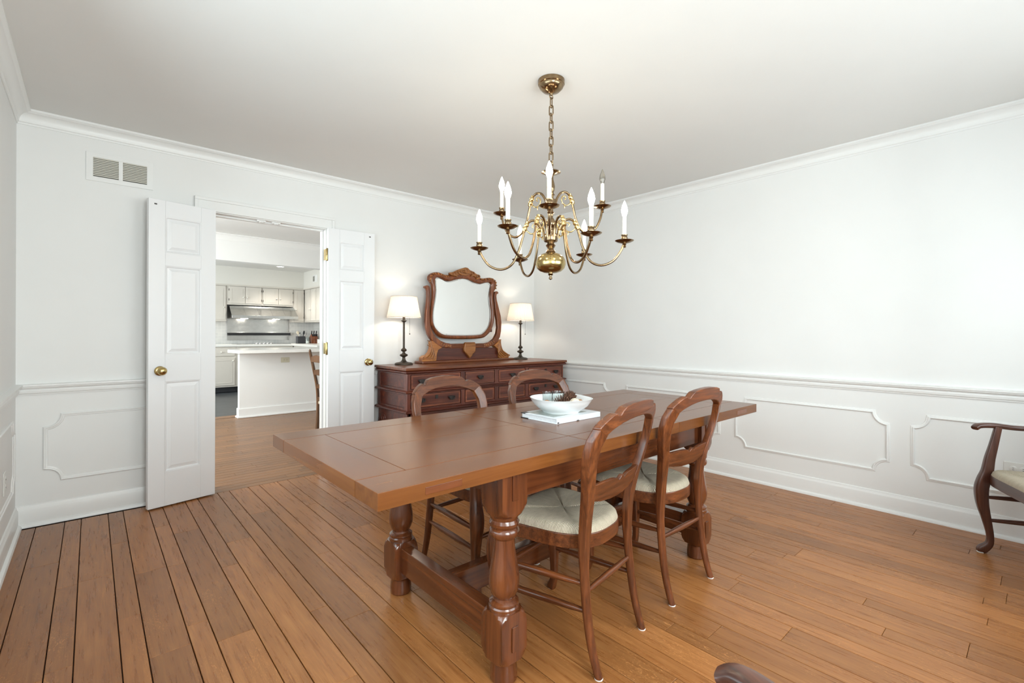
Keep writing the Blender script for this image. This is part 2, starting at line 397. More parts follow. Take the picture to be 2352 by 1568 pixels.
# random-width oak boards running towards the back wall
def plank(x0, x1, y0, y1, mat, parent, z=0.0, t=0.012, c=0.0011):
    zb = z - t
    vs_ = [(x0, y0, zb), (x1, y0, zb), (x1, y1, zb), (x0, y1, zb),
           (x0, y0, z - c), (x1, y0, z - c), (x1, y1, z - c), (x0, y1, z - c),
           (x0 + c, y0 + c, z), (x1 - c, y0 + c, z), (x1 - c, y1 - c, z), (x0 + c, y1 - c, z)]
    fs = [(8, 9, 10, 11)]
    for i in range(4):
        j = (i + 1) % 4; fs += [(i, j, 4 + j, 4 + i), (4 + i, 4 + j, 8 + j, 8 + i)]
    return MB().add(vs_, fs).build('plank', mat, parent, smooth=False)
x = -4.183; wide = False; k = 0; gap = 0.0034
while x < -0.004:
    w = 0.1245 if wide else 0.0735
    if k == 0: w = 0.074
    x1 = min(x + w, -0.001)
    y = -RL; first = True
    while y < -0.055:
        ln = random.uniform(0.55, 1.75) * (0.6 if first else 1.0); first = False
        y1 = y + ln
        if y1 > -0.35: y1 = -0.052
        plank(x + gap / 2, x1 - gap / 2, y + 0.0006, y1 - 0.0006, 'oak_floor_Y', floor)
        y = y1
    x += w; wide = not wide; k += 1

# crown, chair rail, base and panel mouldings.  profile = (side, out)
CP, CD = 0.0633, 0.0811
def crown(name, a, b, out):
    """runs along wall top from a to b (xy), out = wall normal into the room"""
    A, Bv = Vector((*a, H)), Vector((*b, H)); O = Vector((*out, 0)); Z = Vector((0, 0, 1))
    prof = [(0, 0), (0, -CD), (0.005, -CD), (0.006, -CD + 0.010), (0.011, -CD + 0.014), (0.012, -CD + 0.022)]
    for i in range(1, 8):
        t = i / 7 * pi / 2; prof.append((0.012 + 0.038 * (1 - cos(t)), -CD + 0.022 + 0.040 * sin(t)))
    prof += [(0.053, -0.016), (CP, -0.012), (CP, 0)]
    mb = MB(); n = len(prof); d = (Bv - A).normalized(); vs_ = []
    for P, sgn in ((A, 1), (Bv, -1)):
        vs_ += [P + O * o + Z * z + d * (sgn * o) for o, z in prof]      # mitred at both corners
    mb.add(vs_, [(i, (i + 1) % n, n + (i + 1) % n, n + i) for i in range(n)])
    return struct(name, mb, 'trim_paint', ang=30)
crown('trim_1', (-RW, 0), (0, 0), (0, -1)); crown('trim_2', (0, 0), (0, -RL), (-1, 0))
crown('trim_3', (0, -RL), (-RW, -RL), (0, 1)); crown('trim_4', (-RW, -RL), (-RW, 0), (1, 0))
def hrun(mb, a, b, out, prof):
    A, Bv = Vector((*a, 0)), Vector((*b, 0)); O = Vector((*out, 0)); n = len(prof)
    mb.add([P + O * o + Vector((0, 0, z)) for P in (A, Bv) for o, z in prof], [(i, (i + 1) % n, n + (i + 1) % n, n + i) for i in range(n)] + [tuple(range(n)), tuple(range(2 * n - 1, n - 1, -1))])
RAIL = [(0, 0.7725), (0.008, 0.7725), (0.010, 0.781), (0.015, 0.785), (0.017, 0.798), (0.013, 0.806), (0.017, 0.812), (0.026, 0.816), (0.028, 0.823), (0.032, 0.826), (0.032, 0.835), (0, 0.838)]
BASE = [(0, 0), (0.030, 0), (0.0295, 0.008), (0.026, 0.015), (0.020, 0.019), (0.014, 0.021), (0.014, 0.098), (0.012, 0.104), (0.008, 0.110), (0.006, 0.122), (0, 0.126)]
def rail(name, runs, prof):
    mb = MB()
    for a, b, out in runs: hrun(mb, a, b, out, prof)
    return struct(name, mb, 'trim_paint', ang=25)
BR = [((-RW, 0), (DX0 - 0.085, 0), (0, -1)), ((-2.347, 0), (0, 0), (0, -1))]
rail('trim_5', BR, RAIL); rail('baseboard_back', BR, BASE)
rail('trim_6', [((0, 0), (0, -RL), (-1, 0))], RAIL); rail('baseboard_right', [((0, 0), (0, -RL), (-1, 0))], BASE)
rail('baseboard_left', [((-RW, 0), (-RW, -RL), (1, 0))], BASE); rail('baseboard_front', [((-RW, -RL), (0, -RL), (0, 1))], BASE)
rail('trim_7', [((-RW, 0), (-RW, WINL[1] + 0.09), (1, 0)), ((-RW, WINL[0] - 0.09), (-RW, -RL), (1, 0))], RAIL)
PM = [(-0.011, 0), (-0.011, 0.006), (-0.006, 0.011), (-0.001, 0.010), (0.001, 0.006), (0.004, 0.006), (0.009, 0.004), (0.011, 0)]
def panel_path(a0, a1, z0, z1, r=0.075, n=7):
    """rectangle with scooped corners, in (a, z)"""
    pts = []
    for cx_, cz_, s in ((a1, z0, 0), (a1, z1, 1), (a0, z1, 2), (a0, z0, 3)):
        st = [(pi, pi / 2), (3 * pi / 2, pi), (2 * pi, 3 * pi / 2), (pi / 2, 0)][s]
        for i in range(n + 1):
            t = lerp(st[0], st[1], i / n); pts.append((cx_ + r * cos(t), cz_ + r * sin(t)))
    return pts
def panel(parent, to3, out, a0, a1, z0=0.257, z1=0.643):
    MB().run(PM, [to3(a, z) for a, z in panel_path(a0, a1, z0, z1)], out, closed=True).build('panel_moulding', 'trim_paint', parent, ang=30)
for a0, a1 in ((-1.097, -0.125), (-2.192, -1.217), (-3.297, -2.325), (-4.392, -3.42)): panel(wr, lambda a, z: (0, a, z), (-1, 0, 0), a0, a1)
for a0, a1 in ((-4.072, -3.40), (-2.30, -1.33), (-1.21, -0.13)): panel(wb, lambda a, z: (a, 0, z), (0, -1, 0), a0, a1)
for a0, a1 in ((-0.80, -0.125), (-1.60, -0.92), (-4.6, -3.85)): panel(wl, lambda a, z: (-RW, a, z), (1, 0, 0), a0, a1)

# windows behind the camera: frame, sashes, muntins, panes
def window(n, axis, fixed, inward, a0, a1, z0, z1):
    def bx(mb, a, b, d0, d1, z0_, z1_):
        lo, hi = sorted((fixed + inward * d0, fixed + inward * d1))
        return mb.box(a, b, lo, hi, z0_, z1_) if axis == 'X' else mb.box(lo, hi, a, b, z0_, z1_)
    fr = MB(); c = 0.085
    for a, b, p, q in ((a0 - c, a0, z0 - c, z1 + c), (a1, a1 + c, z0 - c, z1 + c), (a0, a1, z1, z1 + c), (a0, a1, z0 - c, z0)): bx(fr, a, b, 0.0, 0.02, p, q)
    o = struct('window_%d' % n, fr, 'trim_paint', bev=0.003)
    sb = MB(); w = 0.04; zm = (z0 + z1) / 2
    for a, b, p, q in ((a0, a0 + w, z0, z1), (a1 - w, a1, z0, z1), (a0 + w, a1 - w, z0, z0 + w), (a0 + w, a1 - w, z1 - w, z1), (a0 + w, a1 - w, zm - w / 2, zm + w / 2)): bx(sb, a, b, -0.06, -0.02, p, q)
    nm = 4 if a1 - a0 > 1.5 else 2
    for i in range(1, nm): m_ = lerp(a0, a1, i / nm); bx(sb, m_ - 0.009, m_ + 0.009, -0.05, -0.03, z0 + w, z1 - w)
    sb.build('sash', 'trim_paint', o)
    bx(MB(), a0, a1, 0.0, 0.05, z0 - 0.028, z0).build('window_sill', 'trim_paint', o, bev=0.004)
    for i in range(nm):
        for p, q in ((z0, zm), (zm, z1)): bx(MB(), lerp(a0, a1, i / nm), lerp(a0, a1, (i + 1) / nm), -0.042, -0.038, p, q).build('pane', 'window_glass', o, smooth=False)
for i, wv in enumerate(WINF): window(i + 1, 'X', -RL, 1, *wv)
window(3, 'Y', -RW, 1, *WINL)

# doorway casing and jamb
cs = MB(); cw = 0.085; CR = -2.347
for a, b in ((DX0 - cw, DX0 + 0.008), (DX1 - 0.008, CR)):
    cs.box(a + 0.0006, b - 0.0006, -0.018, 0, 0, DH - 0.008)
cs.box(DX0 - cw + 0.0006, CR - 0.0006, -0.018, 0, DH - 0.008, DH + cw - 0.0006)
for a, b in ((DX0 - cw, DX0 - cw + 0.022), (CR - 0.022, CR)): cs.box(a, b, -0.026, 0, 0, DH + cw - 0.022)
cs.box(DX0 - cw, CR, -0.026, 0, DH + cw - 0.022, DH + cw)
cas = struct('trim_8', cs, 'trim_paint', bev=0.003)
jm = MB(); jm.box(DX0 - 0.001, DX0 + 0.014, -0.004, WT + 0.01, 0, DH - 0.014).box(DX1 - 0.014, DX1 + 0.001, -0.004, WT + 0.01, 0, DH - 0.014).box(DX0 - 0.001, DX1 + 0.001, -0.004, WT + 0.01, DH - 0.014, DH + 0.001)
jm.box(DX0 + 0.0138, DX0 + 0.026, 0.05, 0.085, 0, DH - 0.026).box(DX1 - 0.026, DX1 - 0.0138, 0.05, 0.085, 0, DH - 0.026).box(DX0 + 0.0138, DX1 - 0.0138, 0.05, 0.085, DH - 0.026, DH - 0.0138)
jm.build('jamb', 'trim_paint', cas, bev=0.002)
for xx in (-2.895, -2.79):
    st = MB().box(xx - 0.03, xx + 0.03, 0.012, 0.03, DH - 0.026, DH - 0.013).box(xx - 0.012, xx + 0.012, 0.010, 0.032, DH - 0.032, DH - 0.02)
    st.build('catch_plate', 'trim_paint', cas, bev=0.002)

# a pair of narrow six-panel door leaves, folded back against the wall
def leaf(n, hinge, ang, sgn, label):
    """local: u = x from hinge to free edge, face at y=-0.0175 looks into the room"""
    w, h, t = 0.393, 2.0, 0.035
    o = bpy.data.objects.new('door_%d' % n, None); COL.objects.link(o); o['kind'] = 'structure'; o['label'] = label
    o.location = hinge; o.rotation_euler = (0, 0, ang)
    x0, x1 = (0, w) if sgn > 0 else (-w, 0)
    a, b = (x0 + 0.092, x1 - 0.092)
    Zs = [(0.232, 0.822), (1.0, 1.583), (1.672, 1.905)]
    mb = MB(); mb.box(x0, a, -t / 2, t / 2, 0.008, h + 0.008).box(b, x1, -t / 2, t / 2, 0.008, h + 0.008)
    zz = [0.008] + [v for p in Zs for v in p] + [h + 0.008]
    for i in range(0, len(zz), 2): mb.box(a, b, -t / 2, t / 2, zz[i], zz[i + 1])
    mb.build('leaf_frame', 'door_paint', o, bev=0.0015)
    for z0, z1 in Zs:
        pm = MB(); e1, e2 = 0.012, 0.034
        def ringv(e, y): return [(a + e, y, z0 + e), (b - e, y, z0 + e), (b - e, y, z1 - e), (a + e, y, z1 - e)]
        rings = [ringv(0, -t / 2), ringv(0.006, -t / 2 + 0.001), ringv(e1, -t / 2 + 0.009), ringv(e1 + 0.004, -t / 2 + 0.009), ringv(e2, -t / 2 + 0.003), ringv(e2 + 0.002, -t / 2 + 0.002)]
        vs_ = [p for r in rings for p in r]; fs = [(i * 4 + k, i * 4 + (k + 1) % 4, i * 4 + 4 + (k + 1) % 4, i * 4 + 4 + k) for i in range(5) for k in range(4)]
        fs.append((20, 21, 22, 23)); pm.add(vs_, fs)
        pm.add([(a, t / 2 - 0.004, z0), (b, t / 2 - 0.004, z0), (b, t / 2 - 0.004, z1), (a, t / 2 - 0.004, z1)], [(0, 1, 2, 3)])
        pm.build('panel', 'door_paint', o, smooth=False)
    kx = (x1 - 0.056) if sgn > 0 else (x0 + 0.062)
    for s_ in (-1, 1):
        if s_ > 0 and n == 2: continue
        Mk = Matrix.Translation((kx, s_ * t / 2, 0.895)) @ Matrix.Rotation(radians(90 if s_ < 0 else -90), 4, 'X')
        kb = MB().lathe([(0.0, 0.066), (0.012, 0.065), (0.021, 0.060), (0.027, 0.050), (0.026, 0.040), (0.019, 0.032), (0.011, 0.026), (0.010, 0.014), (0.012, 0.008)], 24, Mk).build('knob', 'brass', o)
        MB().lathe([(0.030, 0.0), (0.031, 0.004), (0.027, 0.008), (0.014, 0.011), (0.010, 0.011)], 28, Mk).build('rosette', 'brass', kb)
    MB().box(x1 - 0.05 if sgn > 0 else x0 + 0.03, x1 - 0.035 if sgn > 0 else x0 + 0.045, -t / 2 - 0.001, -t / 2 + 0.001, 1.972, 1.98).build('catch_screw', 'pewter', o)
    return o
leaf(1, (-3.2155, -0.0645, 0), radians(12.2), -1, 'white six-panel door leaf standing a little off the wall, brass knob')
leaf(2, (-2.415, -0.052, 0), radians(-3.0), 1, 'white six-panel door leaf folded flat against the wall beside the dresser')
for hz in (1.79, 1.017, 0.25):
    hb = MB().box(-2.430, -2.411, -0.05, -0.004, hz - 0.045, hz + 0.045)
    hg = hb.build('hinge', 'brass', cas)
    MB().lathe([(0, -0.054), (0.004, -0.052), (0.0065, -0.047), (0.0065, 0.047), (0.004, 0.052), (0, 0.054)], 10, Matrix.Translation((-2.4205, -0.052, hz))).build('hinge_pin', 'brass', hg)

# return-air grille high on the back wall
vt = thing('air_vent', 'cream louvred air vent high on wall above the open door', 'vent', (-3.7285, 0, 2.188))
MB().ring(rect(-0.168, 0.168, -0.092, 0.088), rect(-0.134, 0.134, -0.062, 0.058), -0.007, 0.0).build('frame', 'trim_paint', vt, bev=0.002)
MB().box(-0.010, 0.010, -0.006, 0.0, -0.062, 0.058).build('mullion', 'trim_paint', vt)
MB().box(-0.135, 0.135, -0.0012, 0.0, -0.063, 0.059).build('backing', 'vent_dark', vt)
for sx in (-1, 1):
    for i in range(11):
        zc = -0.0565 + i * 0.0108; xa, xb = sorted((sx * 0.010, sx * 0.134))
        MB().add([(xa, -0.0062, zc + 0.001), (xb, -0.0062, zc + 0.001), (xb, -0.0015, zc + 0.0085), (xa, -0.0015, zc + 0.0085),
                  (xa, -0.0062, zc - 0.0006), (xb, -0.0062, zc - 0.0006), (xb, -0.0015, zc + 0.0068), (xa, -0.0015, zc + 0.0068)],
                 [(0, 1, 2, 3), (7, 6, 5, 4), (0, 4, 5, 1), (3, 2, 6, 7), (0, 3, 7, 4), (1, 5, 6, 2)]).build('louvre', 'vent_metal', vt, smooth=False)

def outlet(label, loc, rz, horizontal=True, plate='outlet_plastic', group=None):
    """local: plate in XZ, looking along -Y"""
    o = thing('wall_outlet', label, 'outlet', loc, rz)
    w, h = (0.058, 0.036) if horizontal else (0.036, 0.058)
    MB().box(-w, w, -0.006, 0, -h, h).build('cover_plate', plate, o, bev=0.003)
    for s_ in (-1, 1):
        M_ = Matrix.Translation((s_ * 0.02, -0.006, 0) if horizontal else (0, -0.006, s_ * 0.02)) @ Matrix.Rotation(radians(90), 4, 'X')
        r_ = MB().lathe([(0.0165, 0), (0.0165, 0.0015), (0.0155, 0.002)], 20, M_).build('receptacle', plate, o)
        sl = MB()
        for q in (-0.005, 0.005):
            if horizontal: sl.box(s_ * 0.02 - 0.004, s_ * 0.02 + 0.004, -0.0085, -0.0078, q - 0.001, q + 0.001)
            else: sl.box(q - 0.001, q + 0.001, -0.0085, -0.0078, s_ * 0.02 - 0.004, s_ * 0.02 + 0.004)
        sl.build('slots', 'slot_dark', r_)
    return o
outlet('white double outlet low on wall behind the armchair', (0, -3.875, 0.40), radians(-90))
outlet('white outlet low on the wall beside the open door', (-RW, -0.49, 0.38), radians(90), horizontal=False)

# ------------------------------------------------------------------ dining table
TT, TH = 0.75, 0.046
TX0, TX1, TY0, TY1 = -3.336, -1.024, -2.879, -1.973
tcx, tcy = (TX0 + TX1) / 2, (TY0 + TY1) / 2
tb = thing('dining_table', 'long brown trestle table with turned legs and planked top, in mid-room', 'table', (tcx, tcy, 0))
hx, hy = (TX1 - TX0) / 2, (TY1 - TY0) / 2
g = 0.0011; rw, ew = 0.136, 0.152; xs = [-hx, -0.298, 0.298, hx]
for s_ in (-1, 1):
    for i in range(3):
        y0, y1 = sorted((s_ * hy, s_ * (hy - rw)))
        MB().box(xs[i] + (g if i else 0), xs[i + 1] - (g if i < 2 else 0), y0 + (g if s_ > 0 else 0), y1 - (g if s_ < 0 else 0), TT - TH, TT).build('top_rail', 'table_wood_X', tb, bev=0.0014)
    xa, xb = sorted((s_ * hx, s_ * (hx - ew)))
    MB().box(xa, xb, -hy + rw + g, hy - rw - g, TT - TH + 0.0005, TT).build('end_board', 'table_wood_Y', tb, bev=0.0014)
cx_ = [-hx + ew, -0.298, 0.298, hx - ew]
for i in range(3):
    for j in range(2):
        ya, yb = (-hy + rw, 0.0) if j == 0 else (0.0, hy - rw)
        MB().box(cx_[i] + g, cx_[i + 1] - g, ya + (g if j == 0 else 0.0002), yb - (g if j else 0.0002), TT - TH + 0.002, TT - 0.0002).build('top_board', 'table_wood_X', tb, bev=0.0008, seg=1)
for xa, xb in ((-1.02, -0.90), (0.90, 1.02)):
    for s_ in (-1, 1):
        y0, y1 = sorted((s_ * (hy - 0.02), s_ * (hy + 0.0012))); MB().box(xa, xb, y0, y1, TT - 0.034, TT - 0.014).build('tenon', 'table_leg_wood_X', tb, bev=0.0008)
LX, LY, LS = 0.655, 0.352, 0.054
def turned_leg():
    rows = [(0.0, .041), (.006, .045), (.03, .046), (.058, .043), (.066, .044)]
    sq = [(.070, .048), (.078, .062), (.092, .071), (.11, .078), (.20, .078), (.215, .073), (.228, .066), (.236, .058)]
    mid = [(.2365, .0505), (.247, .0505), (.252, .047), (.256, .0495), (.262, .0495), (.266, .045), (.270, .038), (.276, .0365), (.29, .044), (.31, .0505), (.33, .052), (.35, .0505), (.38, .0455), (.41, .0405), (.44, .0365), (.468, .0345),
           (.474, .038), (.478, .046), (.486, .0505), (.494, .051), (.502, .0475), (.506, .044), (.510, .046), (.516, .050), (.524, .0505), (.530, .047), (.534, .045), (.538, .0475), (.546, .049)]
    up = [(.548, .052), (.556, .060), (.568, .068), (.582, .075), (.60, .079), (.704, .079)]
    allr = [(z, r, False) for z, r in rows] + [(z, r, True) for z, r in sq] + [(z, r, False) for z, r in mid] + [(z, r, True) for z, r in up]
    n = 64; vs_ = []; fs = []
    for z, r, issq in allr:
        for i in range(n):
            a = 2 * pi * i / n; rr = min(r, LS / max(abs(cos(a)), abs(sin(a)))) if issq else r
            vs_.append((rr * cos(a), rr * sin(a), z))
    for k in range(len(allr) - 1):
        for i in range(n):
            j = (i + 1) % n; fs.append((k * n + i, k * n + j, (k + 1) * n + j, (k + 1) * n + i))
    fs += [tuple(range(n))[::-1], tuple((len(allr) - 1) * n + i for i in range(n))]
    return MB().add(vs_, fs)
l0 = None
for sx in (-1, 1):
    for sy in (-1, 1):
        if l0 is None: o = l0 = turned_leg().build('leg', 'table_leg_wood_Z', tb, ang=28)
        else: o = l0.copy(); COL.objects.link(o)
        o.location = (sx * LX, sy * LY, 0)
        y0, y1 = sorted((sy * LS, sy * (LS + 0.0045)))
        MB().box(-0.013, 0.013, y0, y1, 0.605, 0.7).build('tenon', 'table_leg_wood_Z', o, bev=0.001)
        MB().box(-0.013, 0.013, y0, y1, 0.115, 0.195).build('tenon', 'table_leg_wood_Z', o, bev=0.001)
    MB().box(sx * LX - 0.025, sx * LX + 0.025, -LY + LS - 0.004, LY - LS + 0.004, 0.105, 0.212).build('end_stretcher', 'table_leg_wood_Y', tb, bev=0.003)
    MB().box(sx * LX - 0.016, sx * LX + 0.016, -LY + LS - 0.004, LY - LS + 0.004, 0.60, 0.704).build('end_apron', 'table_leg_wood_Y', tb, bev=0.002)
MB().box(-LX + 0.022, LX - 0.022, -0.024, 0.024, 0.108, 0.209).build('long_stretcher', 'table_leg_wood_X', tb, bev=0.003)
for sy in (-1, 1):
    yc = sy * (LY + 0.02); MB().box(-LX + LS - 0.004, LX - LS + 0.004, yc - 0.015, yc + 0.015, 0.60, 0.704).build('side_apron', 'table_leg_wood_X', tb, bev=0.002)

# ------------------------------------------------------------------ rush-seat chairs
def bend(mb, fy):
    mb.v = [(x_, y_ + fy(z_), z_) for x_, y_, z_ in mb.v]; return mb
def interp(tab, z):
    for (a, b), (c, d) in zip(tab, tab[1:]):
        if z <= c: return lerp(b, d, max(0, min(1, (z - a) / (c - a))))
    return tab[-1][1]
def smooth_tab(tab, k=6):
    p = spline([(a, b, 0) for a, b in tab], k); return [(v.x, v.y) for v in p]
def seat_outline(fw, bw, yf, yb, n=64):
    """D-shaped seat: straight front, sides bowing into a round back"""
    pts = []
    for i in range(n):
        a = 2 * pi * i / n; c, s2 = cos(a), sin(a)
        e = 5.5 if s2 > 0 else 2.7
        px = math.copysign(abs(c) ** (2 / e), c); py = math.copysign(abs(s2) ** (2 / e), s2)
        t = (py + 1) / 2; pts.append((px * lerp(bw, fw, t), lerp(yb, yf, t)))
    return pts
def rush_seat(parent, out, z0, hgt, n_s=12):
    n = len(out); cx0 = 0.0; cy0 = sum(p[1] for p in out) / n
    vs_ = []; uv = []; fs = []
    ymax = max(p[1] for p in out); ymin = min(p[1] for p in out); xm = max(p[0] for p in out)
    for s_i in range(n_s + 1):
        s_ = (s_i / n_s) ** 1.5
        for i, (px, py) in enumerate(out):
            x_, y_ = lerp(px, cx0, s_ * 0.995), lerp(py, cy0, s_ * 0.995)
            u_, v_ = px / xm, (py - cy0) / ((ymax - ymin) / 2)
            seam = abs(abs(u_) - abs(v_)); dip = max(0.0, 1 - seam / 0.16) * (1 - max(0, 1 - s_ * 6)) * 0.006
            edge = min(1.0, s_ / 0.16); hz = hgt * sqrt(max(0, 1 - (1 - edge) ** 2)) - 0.010 * s_ ** 1.2 - dip
            vs_.append((x_, y_, z0 + hz))
    for k in range(n_s):
        for i in range(n):
            j = (i + 1) % n; fs.append((k * n + i, k * n + j, (k + 1) * n + j, (k + 1) * n + i))
    fs.append(tuple(n_s * n + i for i in range(n)))
    b0 = len(vs_); vs_ += [(px, py, z0 - 0.004) for px, py in out]
    for i in range(n): j = (i + 1) % n; fs.append((b0 + i, b0 + j, j, i))
    fs.append(tuple(b0 + i for i in range(n))[::-1])
    me = bpy.data.meshes.new('rush_seat'); me.from_pydata(vs_, [], fs); me.update()
    ul = me.uv_layers.new(name='UVMap')
    for poly in me.polygons:
        poly.use_smooth = True
        c = poly.center; side = abs(c.x) / xm > abs(c.y - cy0) / ((ymax - ymin) / 2)
        for li in poly.loop_indices:
            p = me.vertices[me.loops[li].vertex_index].co
            ul.data[li].uv = ((p.y, p.x + p.z) if side else (p.x, p.y + p.z))
    me.materials.append(MATS['rush']); o = bpy.data.objects.new('rush_seat', me); COL.objects.link(o); o.parent = parent
    return o
def spindle(parent, a, b, r, mat, name='stretcher'):
    A, Bv = Vector(a), Vector(b); t = [0, .12, .35, .5, .65, .88, 1]; rr = [.62, .8, 1, 1.05, 1, .8, .62]
    return MB().tube([A.lerp(Bv, k) for k in t], [r * q for q in rr], 10).build(name, mat, parent)
def make_chair(name, label, cat, W='chair_wood_', arms=False, sc=1.0, backz=1.0, group=None):
    t = thing(name, label, cat, group=group)
    YB = smooth_tab([(0, -.238), (.12, -.205), (.30, -.182), (.44, -.178), (.60, -.195), (.75, -.228), (.92, -.272)])
    fy = lambda z: interp(YB, min(.45 + (z - .45) / backz if z > .45 else z, .92))
    k = sc
    outer = smooth_tab([(0, -.187), (.2, -.190), (.4, -.186), (.5, -.187), (.6, -.205), (.68, -.231), (.74, -.243), (.79, -.240)])
    inner = smooth_tab([(0, -.158), (.2, -.153), (.4, -.147), (.5, -.147), (.58, -.157), (.66, -.182), (.72, -.197), (.765, -.195)])
    backz *= 1.036; zmap = lambda z: z if z < .45 else .45 + (z - .45) * backz
    def bow(x_, z_):
        t_ = max(0.0, min(1.0, (z_ - .48) / .30)); t_ = t_ * t_ * (3 - 2 * t_)
        return -0.036 * t_ * (1 - (x_ / (.243 * k)) ** 2)
    for s_ in (-1, 1):
        po = [(x_ * k, zmap(z)) for z, x_ in outer] + [(-.215 * k, zmap(.839))]
        pi_ = [(x_ * k, zmap(z)) for z, x_ in inner] + [(-.173 * k, zmap(.810))]
        n = max(len(po), len(pi_)); vs_ = []
        def res(pl, m):
            out = []
            for i in range(m):
                f = i / (m - 1) * (len(pl) - 1); a = int(f); b = min(a + 1, len(pl) - 1); out.append((lerp(pl[a][0], pl[b][0], f - a), lerp(pl[a][1], pl[b][1], f - a)))
            return out
        m = 44; po, pi_ = res(po, m), res(pi_, m); mb = MB(); q = []; nn_ = 20
        for i in range(m):
            (ox, oz), (ix, iz) = po[i], pi_[i]; zc_ = (oz + iz) / 2
            t_ = max(0.0, min(1.0, (zc_ - .36) / .10)); sq_ = lerp(2.1, 9.0, t_); hw = lerp(lerp(.0135, .0155, min(1, zc_ / .3)), .016, t_)
            for a in range(nn_):
                th = 2 * pi * (a + .5) / nn_; c_, d_ = cos(th), sin(th)
                c_ = math.copysign(abs(c_) ** (2 / sq_), c_); d_ = math.copysign(abs(d_) ** (2 / sq_), d_)
                px, pz = lerp(ix, ox, (c_ + 1) / 2), lerp(iz, oz, (c_ + 1) / 2)
                q.append((px * -s_, d_ * hw + fy(pz) + bow(px, pz), max(pz, .004)))
        fs = [(i * nn_ + a, i * nn_ + (a + 1) % nn_, i * nn_ + nn_ + (a + 1) % nn_, i * nn_ + nn_ + a) for i in range(m - 1) for a in range(nn_)] + [tuple(range(nn_)), tuple((m - 1) * nn_ + a for a in range(nn_))]
        mb.add(q, fs); lg = mb.build('back_leg', W + 'Z', t, ang=40)
        MB().lathe([(0.0140, 0), (0.0146, 0.003), (0.0135, 0.0048)], 16, Matrix.Translation((s_ * .1725 * k, fy(0), 0))).build('felt_pad', 'felt', lg)
    co = [(-.2265, .8265), (-.222, .832), (-.204, .848), (-.184, .861), (-.164, .870), (-.154, .872), (-.146, .865), (-.134, .865), (-.125, .877), (-.114, .888), (-.08, .895), (-.04, .899), (0, .9005)]
    ci = [(-.1855, .7965), (-.180, .803), (-.162, .815), (-.138, .825), (-.108, .834), (-.07, .841), (-.035, .844), (0, .845)]
    full = [(a * k, zmap(b)) for a, b in co] + [(-a * k, zmap(b)) for a, b in co[-2::-1]] + [(-a * k, zmap(b)) for a, b in ci] + [(a * k, zmap(b)) for a, b in ci[-2::-1]]
    # crest bows back a little in plan
    mb = MB().prism(full, -0.017, 0.015); mb.v = [(a, b + fy(c) + bow(a, c), c) for a, b, c in mb.v]
    mb.build('crest_rail', W + 'X', t, bev=0.005, seg=2, ang=50)
    top = [(-.174, .630), (-.12, .634), (-.06, .634), (-.038, .630), (-.028, .622), (-.018, .620), (-.008, .632), (0, .636)]
    bot = [(-.160, .572), (-.11, .562), (-.05, .556), (0, .555)]
    sl = [(a * k, zmap(b)) for a, b in top] + [(-a * k, zmap(b)) for a, b in top[-2::-1]] + [(-a * k, zmap(b)) for a, b in bot] + [(a * k, zmap(b)) for a, b in bot[-2::-1]]
    mb = MB().prism(sl, -0.009, 0.009); mb.v = [(a, b + fy(c) - 0.012 * (1 - (a / (.17 * k)) ** 2) + bow(a, c), c) for a, b, c in mb.v]
    mb.build('back_slat', W + 'X', t, bev=0.004, seg=2, ang=50)
    if arms:   # second slat of the taller back
        mb = MB().prism([(a, b + .10 * backz) for a, b in sl], -0.009, 0.009); mb.v = [(a, b + fy(c) - 0.012 * (1 - (a / (.17 * k)) ** 2) + bow(a, c), c) for a, b, c in mb.v]
        mb.build('back_slat', W + 'X', t, bev=0.004, seg=2, ang=50)
    # seat: bent rail, front rail, rush
    SZ = 0.448 if not arms else 0.425
    fw, bw = .212 * k, .168 * k
    out = seat_outline(fw, bw, .198, -.192)
    rl = [(a * 1.005, b) for a, b in out]; inn = [(a * .9, b * .9) for a, b in out]; n = len(rl); vs_ = []
    for z in (SZ - .056, SZ - .004): vs_ += [(a, b, z) for a, b in rl] + [(a, b, z) for a, b in inn]
    fs = []
    for i in range(n):
        j = (i + 1) % n; fs += [(i, j, n + j, n + i), (2 * n + i, 3 * n + i, 3 * n + j, 2 * n + j), (i, 2 * n + i, 2 * n + j, j), (n + i, n + j, 3 * n + j, 3 * n + i)]
    MB().add(vs_, fs).build('seat_rail', W + 'X', t, bev=0.004, ang=45)
    rush_seat(t, [(a * .985, b * .985) for a, b in out], SZ - 0.003, 0.030)
    # front legs
    fx, fyy = .192 * k, .183
    for s_ in (-1, 1):
        if not arms:
            zz = [0.004, .02, .045, .08, .16, .24, .30, .345, .385, .42, SZ + .026]
            of = [.020, .016, .006, .002, .004, .012, .018, .016, .008, .002, 0]
            ww = [.017, .018, .015, .0145, .0175, .022, .0265, .0265, .0235, .021, .020]
        else:
            zz = [0.004, .018, .05, .10, .18, .26, .33, .38, .43, .50, .57, .668]
            of = [.026, .020, -.006, -.010, .004, .020, .024, .016, .002, -.008, -.022, -.040]
            ww = [.016, .021, .0165, .0145, .0185, .0245, .0275, .0265, .0235, .0205, .0175, .0145]
        P = spline([(s_ * (fx + (.3 if not arms else .12) * o_), fyy + o_, z) for z, o_ in zip(zz, of)], 4); Wd = spline1(ww, 4)
        lg = MB().tube(P, [((w_ * .8, w_) if arms else w_) for w_ in Wd], 16, sq=4.5, up=(0, 1, 0)).build('front_leg', W + 'Z', t, ang=45)
        MB().lathe([(0.015, 0), (0.016, 0.003), (0.013, 0.0045)], 14, Matrix.Translation((P[0].x, P[0].y, 0))).build('felt_pad', 'felt', lg)
        bx_ = s_ * .172 * k
